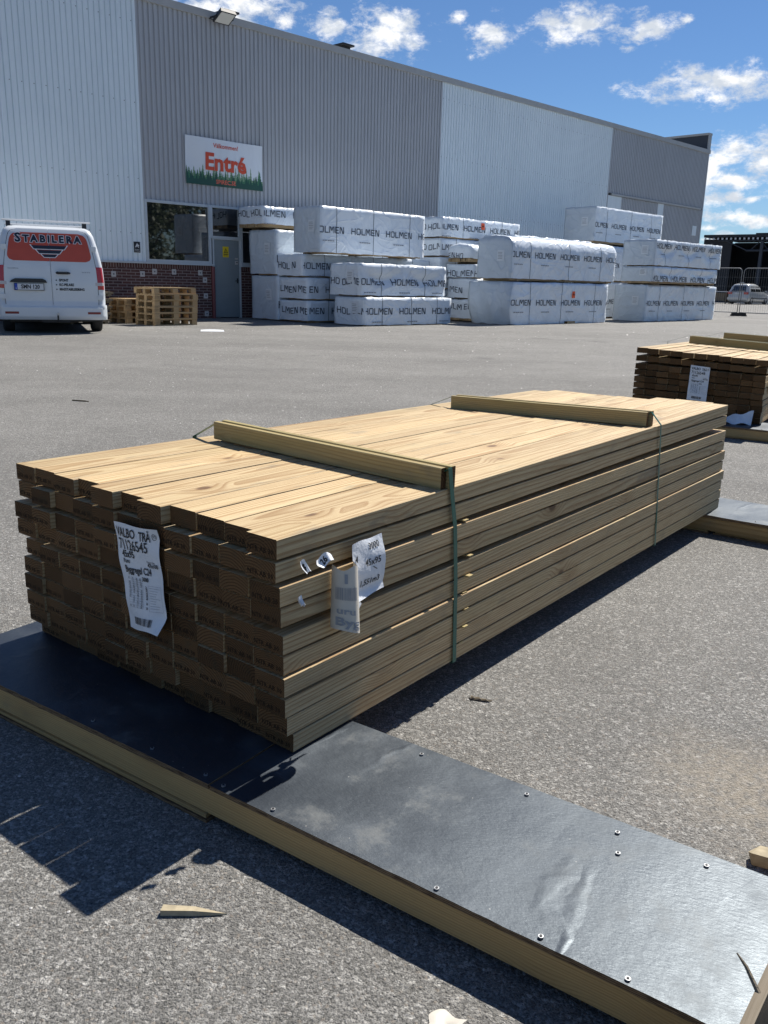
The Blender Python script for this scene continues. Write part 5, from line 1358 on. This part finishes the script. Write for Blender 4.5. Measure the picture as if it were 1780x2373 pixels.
mb = MB()
xc = -.62
for ch, size in (('S', .215), ('T', .165), ('A', .165), ('B', .165), ('I', .165), ('L', .165), ('E', .165), ('R', .165), ('A', .165)):
    adv = {'S': .140, 'T': .115, 'A': .138, 'B': .130, 'I': .066, 'L': .108, 'E': .118, 'R': .132}[ch] * 1.12
    zb = 1.665 + (0.012 if ch == 'S' else 0)
    put_text(mb, text_geo(ch, size, .017, 'CENTER', 1.06), lambda a_, b_: vr(xc + adv / 2 + a_, zb - .058 * (xc > 9) + b_, .0185), 'white_print')
    put_text(mb, text_geo(ch, size, .0085, 'CENTER', 1.06), lambda a_, b_: vr(xc + adv / 2 + a_, zb + b_, .0205), 'van_navy')
    xc += adv
mb.build('company_name', VAN)
mb = MB()
for (hw0, hw1, zt, zb) in ((.315, .265, 1.555, 1.497), (.225, .175, 1.475, 1.420), (.140, .090, 1.400, 1.355)):
    mb.add([vr(x + .0, z, .0185) for x, z in ((-hw0 - .03, zt + .012), (-hw0, zt + .012), (-hw1 + .0, zb - .012), (-hw1 - .012, zb - .012))], [(0, 3, 2, 1)], 'white_print')
    mb.add([vr(x, z, .0185) for x, z in ((hw0 + .03, zt + .012), (hw0, zt + .012), (hw1, zb - .012), (hw1 + .012, zb - .012))], [(0, 1, 2, 3)], 'white_print')
    mb.add([vr(x, z, .0185) for x, z in ((-hw1 - .012, zb - .012), (hw1 + .012, zb - .012), (hw1 + .012, zb), (-hw1 - .012, zb))], [(0, 1, 2, 3)], 'white_print')
    mb.add([vr(x, z, .0205) for x, z in ((-hw0, zt), (-hw1, zb), (hw1, zb), (hw0, zt))], [(0, 1, 2, 3)], 'van_navy')
mb.build('emblem', VAN)
mb = MB()
for s_, z in (('SPONT', .955), ('KC-PELARE', .875), ('MASSTABILISERING', .795)):
    mb.box((.075, -.008, z - .01), (.097, -.002, z + .012), 'ink') if False else None
    mb.add([vr(.085 + .012 * math.cos(q * .785), z + .012 * math.sin(q * .785), .0185) for q in range(8)], [tuple(range(8))], 'ink')
    vtext(mb, s_, .135, z, .062, .0025, 'ink', sx=.86)
vtext(mb, 'www.stabilera.se', -.76, 1.15, .028, .0006, 'grey_print'); vtext(mb, '031-99 10 10', .56, 1.10, .028, .0006, 'grey_print')
mb.build('lettering', VAN)
mb = MB(); mb.prism([(-.035, 1.985), (.035, 1.985), (.045, 2.0), (.03, 2.018), (-.03, 2.018), (-.045, 2.0)], -.80, .80, 'plate_paint', axis=0, X=Matrix.Translation((0, .62, 0))); mb.build('roof_bar', VAN)
for sgn in (-1, 1):
    mb = MB(); mb.prism([(-.05, 1.86), (.05, 1.86), (.035, 1.984), (-.035, 1.984)], sgn * .69 - .04, sgn * .69 + .04, 'black_plastic', axis=0, X=Matrix.Translation((0, .62, 0))); mb.build('bar_foot', VAN)
mb = MB(); mb.prism([(-.035, 1.985), (.035, 1.985), (.045, 2.0), (.03, 2.018), (-.03, 2.018), (-.045, 2.0)], -.78, .78, 'plate_paint', axis=0, X=Matrix.Translation((0, 2.3, 0))); mb.build('roof_bar', VAN)
for sgn in (-1, 1):
    mb = MB(); mb.prism([(-.05, 1.86), (.05, 1.86), (.035, 1.984), (-.035, 1.984)], sgn * .67 - .04, sgn * .67 + .04, 'black_plastic', axis=0, X=Matrix.Translation((0, 2.3, 0))); mb.build('bar_foot', VAN)
    for yy in (.92, 4.05): wheel(VAN, sgn * .83, yy, .335, .215, sgn)

# far silver people carrier
CAR = tag(empty('parked_car', (29.75, 75.6, 0), R(-46)), 'silver people carrier parked beyond the mesh fence in front of the dark shed', 'car')
HWc = [(.2, .80), (.35, .89), (.6, .905), (.95, .90), (1.05, .88), (1.4, .78), (1.6, .70), (1.68, .62), (1.715, .5)]
YRc = [(.2, .15), (.3, .02), (.5, 0), (.7, .03), (1.0, .08), (1.2, .16), (1.5, .32), (1.65, .45), (1.715, .8)]
YFc = [(.2, 4.4), (.35, 4.62), (.6, 4.6), (.8, 4.4), (.98, 3.75), (1.05, 3.55), (1.4, 2.9), (1.6, 2.5), (1.715, 2.1)]
mb = MB(); body_slices(mb, [.2, .28, .35, .5, .6, .7, .8, .95, 1.0, 1.05, 1.2, 1.4, 1.5, 1.6, 1.65, 1.68, 1.70, 1.715], HWc, YRc, YFc, .2, .5, 'car_silver', 6); mb.build('body', CAR, smooth=True)
mb = MB()
for z0_, z1_, w0, w1 in ((1.05, 1.55, .74, .62),):
    n_ = 8
    mb.grid(lambda u, v: ((-1 + 2 * u) * (w0 + (w1 - w0) * v), interp(YRc, z0_ + (z1_ - z0_) * v) - .012 + .10 * max(0, abs(-1 + 2 * u) - .75) ** 1 * 1.2, z0_ + (z1_ - z0_) * v), n_, 6, 'glass_dark')
mb.build('rear_window', CAR)
for sgn in (-1, 1):
    mb = MB()
    for ya, yb, yt0, yt1 in ((.55, 1.45, .62, 1.42), (1.52, 2.45, 1.50, 2.30), (2.52, 3.30, 2.38, 2.62)):
        vs = [(sgn * (interp(HWc, 1.06) + .006), ya, 1.06), (sgn * (interp(HWc, 1.06) + .006), yb, 1.06), (sgn * (interp(HWc, 1.5) + .006), yt1, 1.5), (sgn * (interp(HWc, 1.5) + .006), yt0, 1.5)]
        mb.add(vs, [(0, 1, 2, 3) if sgn > 0 else (3, 2, 1, 0)], 'glass_dark')
    mb.build('side_window', CAR)
    mb = MB(); mb.box((sgn * .915 - .01, 1.0, .50), (sgn * .915 + .01, 3.6, .56), 'black_plastic'); mb.build('side_trim', CAR)
    mb = MB(); mb.box((sgn * .70 - .18, -.015, .84), (sgn * .70 + .17, .16, 1.03), 'lamp_red'); mb.build('tail_light', CAR)
    mb = MB(); mb.box((sgn * 1.0 - .09, 3.2, 1.03), (sgn * 1.0 + .09, 3.3, 1.17), 'car_silver'); mb.build('mirror', CAR)
    for yy in (.85, 3.7): wheel(CAR, sgn * .80, yy, .32, .21, sgn)
mb = MB(); mb.box((-.27, -.012, .86), (.27, .08, .97), 'plate_paint'); put_text(mb, text_geo('XKD 417', .09, .003), lambda x, y: (x, -.016, .915 + y), 'grey_print') if False else None; mb.build('number_plate', CAR)
mb = MB(); mb.box((-.88, -.06, .38), (.88, .1, .56), 'car_silver'); mb.build('bumper', CAR)
mb = MB(); mb.box((-.75, .2, .16), (.75, 4.3, .25), 'black_plastic'); mb.build('underbody', CAR)

# ------------------------------------------------------------------ mesh fence
FP = Vector((16.06, 40.45, 0)); FD = NV.copy()
FROT = math.atan2(FD.y, FD.x)


def fence_panel(label, origin, Lf, H=2.12, zb=.16):
    o = tag(empty('mesh_fence', origin, FROT), label, 'fence panel', 'mesh construction fence panels')
    mb = MB(); r0 = .021; cr = .16
    pts = [(0, 0, .08), (0, 0, H - cr)] + [(cr - cr * math.cos(t), 0, H - cr + cr * math.sin(t)) for t in (.4, .8, 1.2)] + [(cr, 0, H), (Lf - cr, 0, H)] + [(Lf - cr + cr * math.sin(t), 0, H - cr + cr * math.cos(t)) for t in (.4, .8, 1.2)] + [(Lf, 0, H - cr), (Lf, 0, .08)]
    mb.tube(pts, r0, 'fence_paint', 8); mb.tube([(0, 0, zb), (Lf, 0, zb)], r0, 'fence_paint', 8); mb.build('frame', o, smooth=True)
    mb = MB(); x = .10
    while x < Lf - .05:
        mb.box((x - .0028, -.0028, zb), (x + .0028, .0028, H), 'fence_paint'); x += .105
    for z in (.55, 1.05, 1.32, 1.72): mb.box((0, -.0085, z - .004), (Lf, -.003, z + .004), 'fence_paint')
    mb.build('mesh', o)
    return o


fence_panel('mesh fence panel behind the right hand wrapped pile, left of the black foot block', FP - FD * 3.52, 3.45)
fence_panel('mesh fence panel at the right picture edge, right of the black foot block', FP + FD * .03, 3.45)
o = tag(empty('barrier_weight', FP, FROT), 'black fence foot block standing on the asphalt where two mesh panels meet', 'fence foot')
mb = MB(); mb.prism([(-.34, 0.0), (.36, 0.0), (.30, .15), (-.27, .15)], -.13, .13, 'rubber', X=Matrix.Rotation(R(35), 4, 'Z')); mb.build('block', o)
mb = MB(); mb.box((-.09, -.05, 1.46), (.07, .05, 1.50), 'galvanised'); mb.tube([(-.02, -.07, 1.48), (-.02, .07, 1.48)], .02, 'galvanised'); mb.build('clamp', o)

# ------------------------------------------------------------------ dark open shed beyond the fence
SH0 = Vector((33.2, 88.5, 0)); SHR = R(-40)
SH = tag(empty('open_shed', SH0, SHR), 'dark open fronted shed with a lattice girder and grey doors beyond the fence', 'shed')
mb = MB(); mb.box((-2.4, 9.0, 0), (30, 9.3, 6.1), 'shed_dark'); mb.box((-2.4, .3, 0), (-2.2, 9.0, 6.0), 'shed_dark'); mb.box((-2.4, .1, 0), (.4, .29, 6.0), 'shed_dark'); mb.build('back_wall', SH)
mb = MB(); mb.box((-2.2, -.6, 6.15), (32, 9.6, 6.40), 'shed_dark'); mb.box((2.2, 1.2, 6.402), (32, 9.6, 6.62), 'shed_dark'); mb.build('roof', SH)
mb = MB()
x = -2.1
while x < 24: mb.box((x, -.66, 5.92), (x + .17, -.61, 6.10), 'roof_light'); x += .42
mb.build('eaves_slats', SH)
mb = MB()
mb.tube([(1.9, -.1, 4.92), (26, -.1, 4.92)], .10, 'shed_steel', 6); mb.tube([(-.9, -.1, 5.85), (26, -.1, 5.85)], .08, 'shed_steel', 6)
x = 2.3; up = True
while x < 25: mb.tube([(x, -.1, 4.95 if up else 5.8), (x + .85, -.1, 5.8 if up else 4.95)], .05, 'shed_steel', 5); x += .85; up = not up
mb.tube([(1.9, -.1, 4.95), (-.1, -.1, 5.8)], .05, 'shed_steel', 5)
mb.build('girder', SH)
for x in (3.2, 14.5):
    mb = MB(); mb.box((x, -.25, 0), (x + .28, .05, 5.8), 'shed_steel'); mb.build('column', SH)
for x in (3.75, 6.2, 8.75):
    mb = MB(); mb.box((x, 2.4, .15), (x + 2.35, 2.5, 3.55), 'shed_door'); mb.box((x + .0, 2.34, 1.7), (x + 2.35, 2.39, 1.76), 'shed_steel'); mb.build('door_leaf', SH)
mb = MB(); mb.box((3.5, 2.52, 0), (14, 2.8, 4.2), 'shed_dark'); mb.build('front_wall', SH)
o = tag(empty('tarpaulin_heap', (35.6, 80.2, 0), R(-42)), 'dark and pale tarpaulin heap to the right of the parked car', 'tarpaulin')
mb = MB(); mb.grid(lambda u, v: ((u - .5) * 4.2, (v - .5) * 2.2, .02 + 1.35 * max(0, math.sin(u * 3.14)) ** .5 * max(0, math.sin(v * 3.14)) ** .5 + .05 * noise.noise(Vector((u * 9, v * 5, 1)))), 20, 12, 'tarp_grey'); mb.build('dark_sheet', o, smooth=True)
mb = MB(); mb.grid(lambda u, v: (-.4 + (u - .5) * 5.5, -1.5 + (v - .5) * 1.6, .02 + .75 * max(0, math.sin(u * 3.14)) ** .4 * max(0, math.sin(v * 3.14)) ** .4 + .06 * math.sin(v * 26)), 20, 20, 'tarp_pale'); mb.build('pale_sheet', o, smooth=True)
o = tag(empty('work_table', (28.5, 77.6, 0), R(-46)), 'cluttered workbench with a pale top left of the parked car', 'workbench')
mb = MB(); mb.box((-1.4, -.5, .98), (1.4, .5, 1.05), 'roof_light'); mb.build('top', o)
for sx_ in (-1.3, 1.2):
    for sy_ in (-.42, .34):
        mb = MB(); mb.box((sx_, sy_, 0), (sx_ + .09, sy_ + .09, .979), 'old_wood'); mb.build('leg', o)
mb = MB(); mb.box((-1.2, -.4, .25), (1.15, .4, .9), 'old_wood', seed=.3, long=0); mb.build('shelf', o)

# ------------------------------------------------------------------ trees to the right of the yard (mirrored in the window)
def leafy(name, label, loc, hgt, wid, seed, nl=2600):
    o = tag(empty(name, loc), label, 'tree', 'trees along the yard'); rp = random.Random(seed)
    mb = MB(); mb.tube([(0, 0, 0), (.1, .05, hgt * .3), (.0, .1, hgt * .6), (.1, 0, hgt * .9)], [.24, .18, .11, .03], 'bark', 8)
    for q in range(7):
        a_ = q * 2.4; z = hgt * (.25 + .08 * q); mb.tube([(0, 0, z), (math.cos(a_) * wid * .3, math.sin(a_) * wid * .3, z + hgt * .12), (math.cos(a_) * wid * .45, math.sin(a_) * wid * .45, z + hgt * .22)], [.09, .05, .015], 'bark', 5)
    mb.build('trunk', o)
    mb = MB(); cl = [(rp.gauss(0, wid * .24), rp.gauss(0, wid * .24), hgt * rp.uniform(.22, .95), rp.uniform(.5, 1.1) * wid * .22) for _ in range(34)]
    for _ in range(nl):
        cx, cy, cz, cr = rp.choice(cl); d = Vector((rp.gauss(0, 1), rp.gauss(0, 1), rp.gauss(0, .8))).normalized() * cr * rp.uniform(.5, 1.05)
        c = Vector((cx, cy, cz)) + d; s_ = rp.uniform(.10, .22)
        a_ = Vector((rp.gauss(0, 1), rp.gauss(0, 1), rp.gauss(0, 1))).normalized(); b_ = a_.orthogonal().normalized()
        mb.add([c - a_ * s_, c + b_ * s_ * .6, c + a_ * s_, c - b_ * s_ * .6], [(0, 1, 2, 3)], 'leaf')
    mb.build('crown', o)


for q, (x, y, h_, w_) in enumerate([(30, 14, 7.5, 6), (34, 8, 9, 7), (36, 17, 8.5, 7), (41, 21, 11, 8), (33, 20.5, 5.5, 5), (39, 11, 10, 8), (46, 27, 13, 9)]):
    leafy('leafy_tree', ['broad leafy tree', 'taller leafy tree', 'round leafy tree', 'high leafy tree', 'low bushy tree', 'wide leafy tree', 'tallest leafy tree'][q] + ' right of the yard, seen only mirrored in the big window', (x, y, 0), h_, w_, 50 + q)
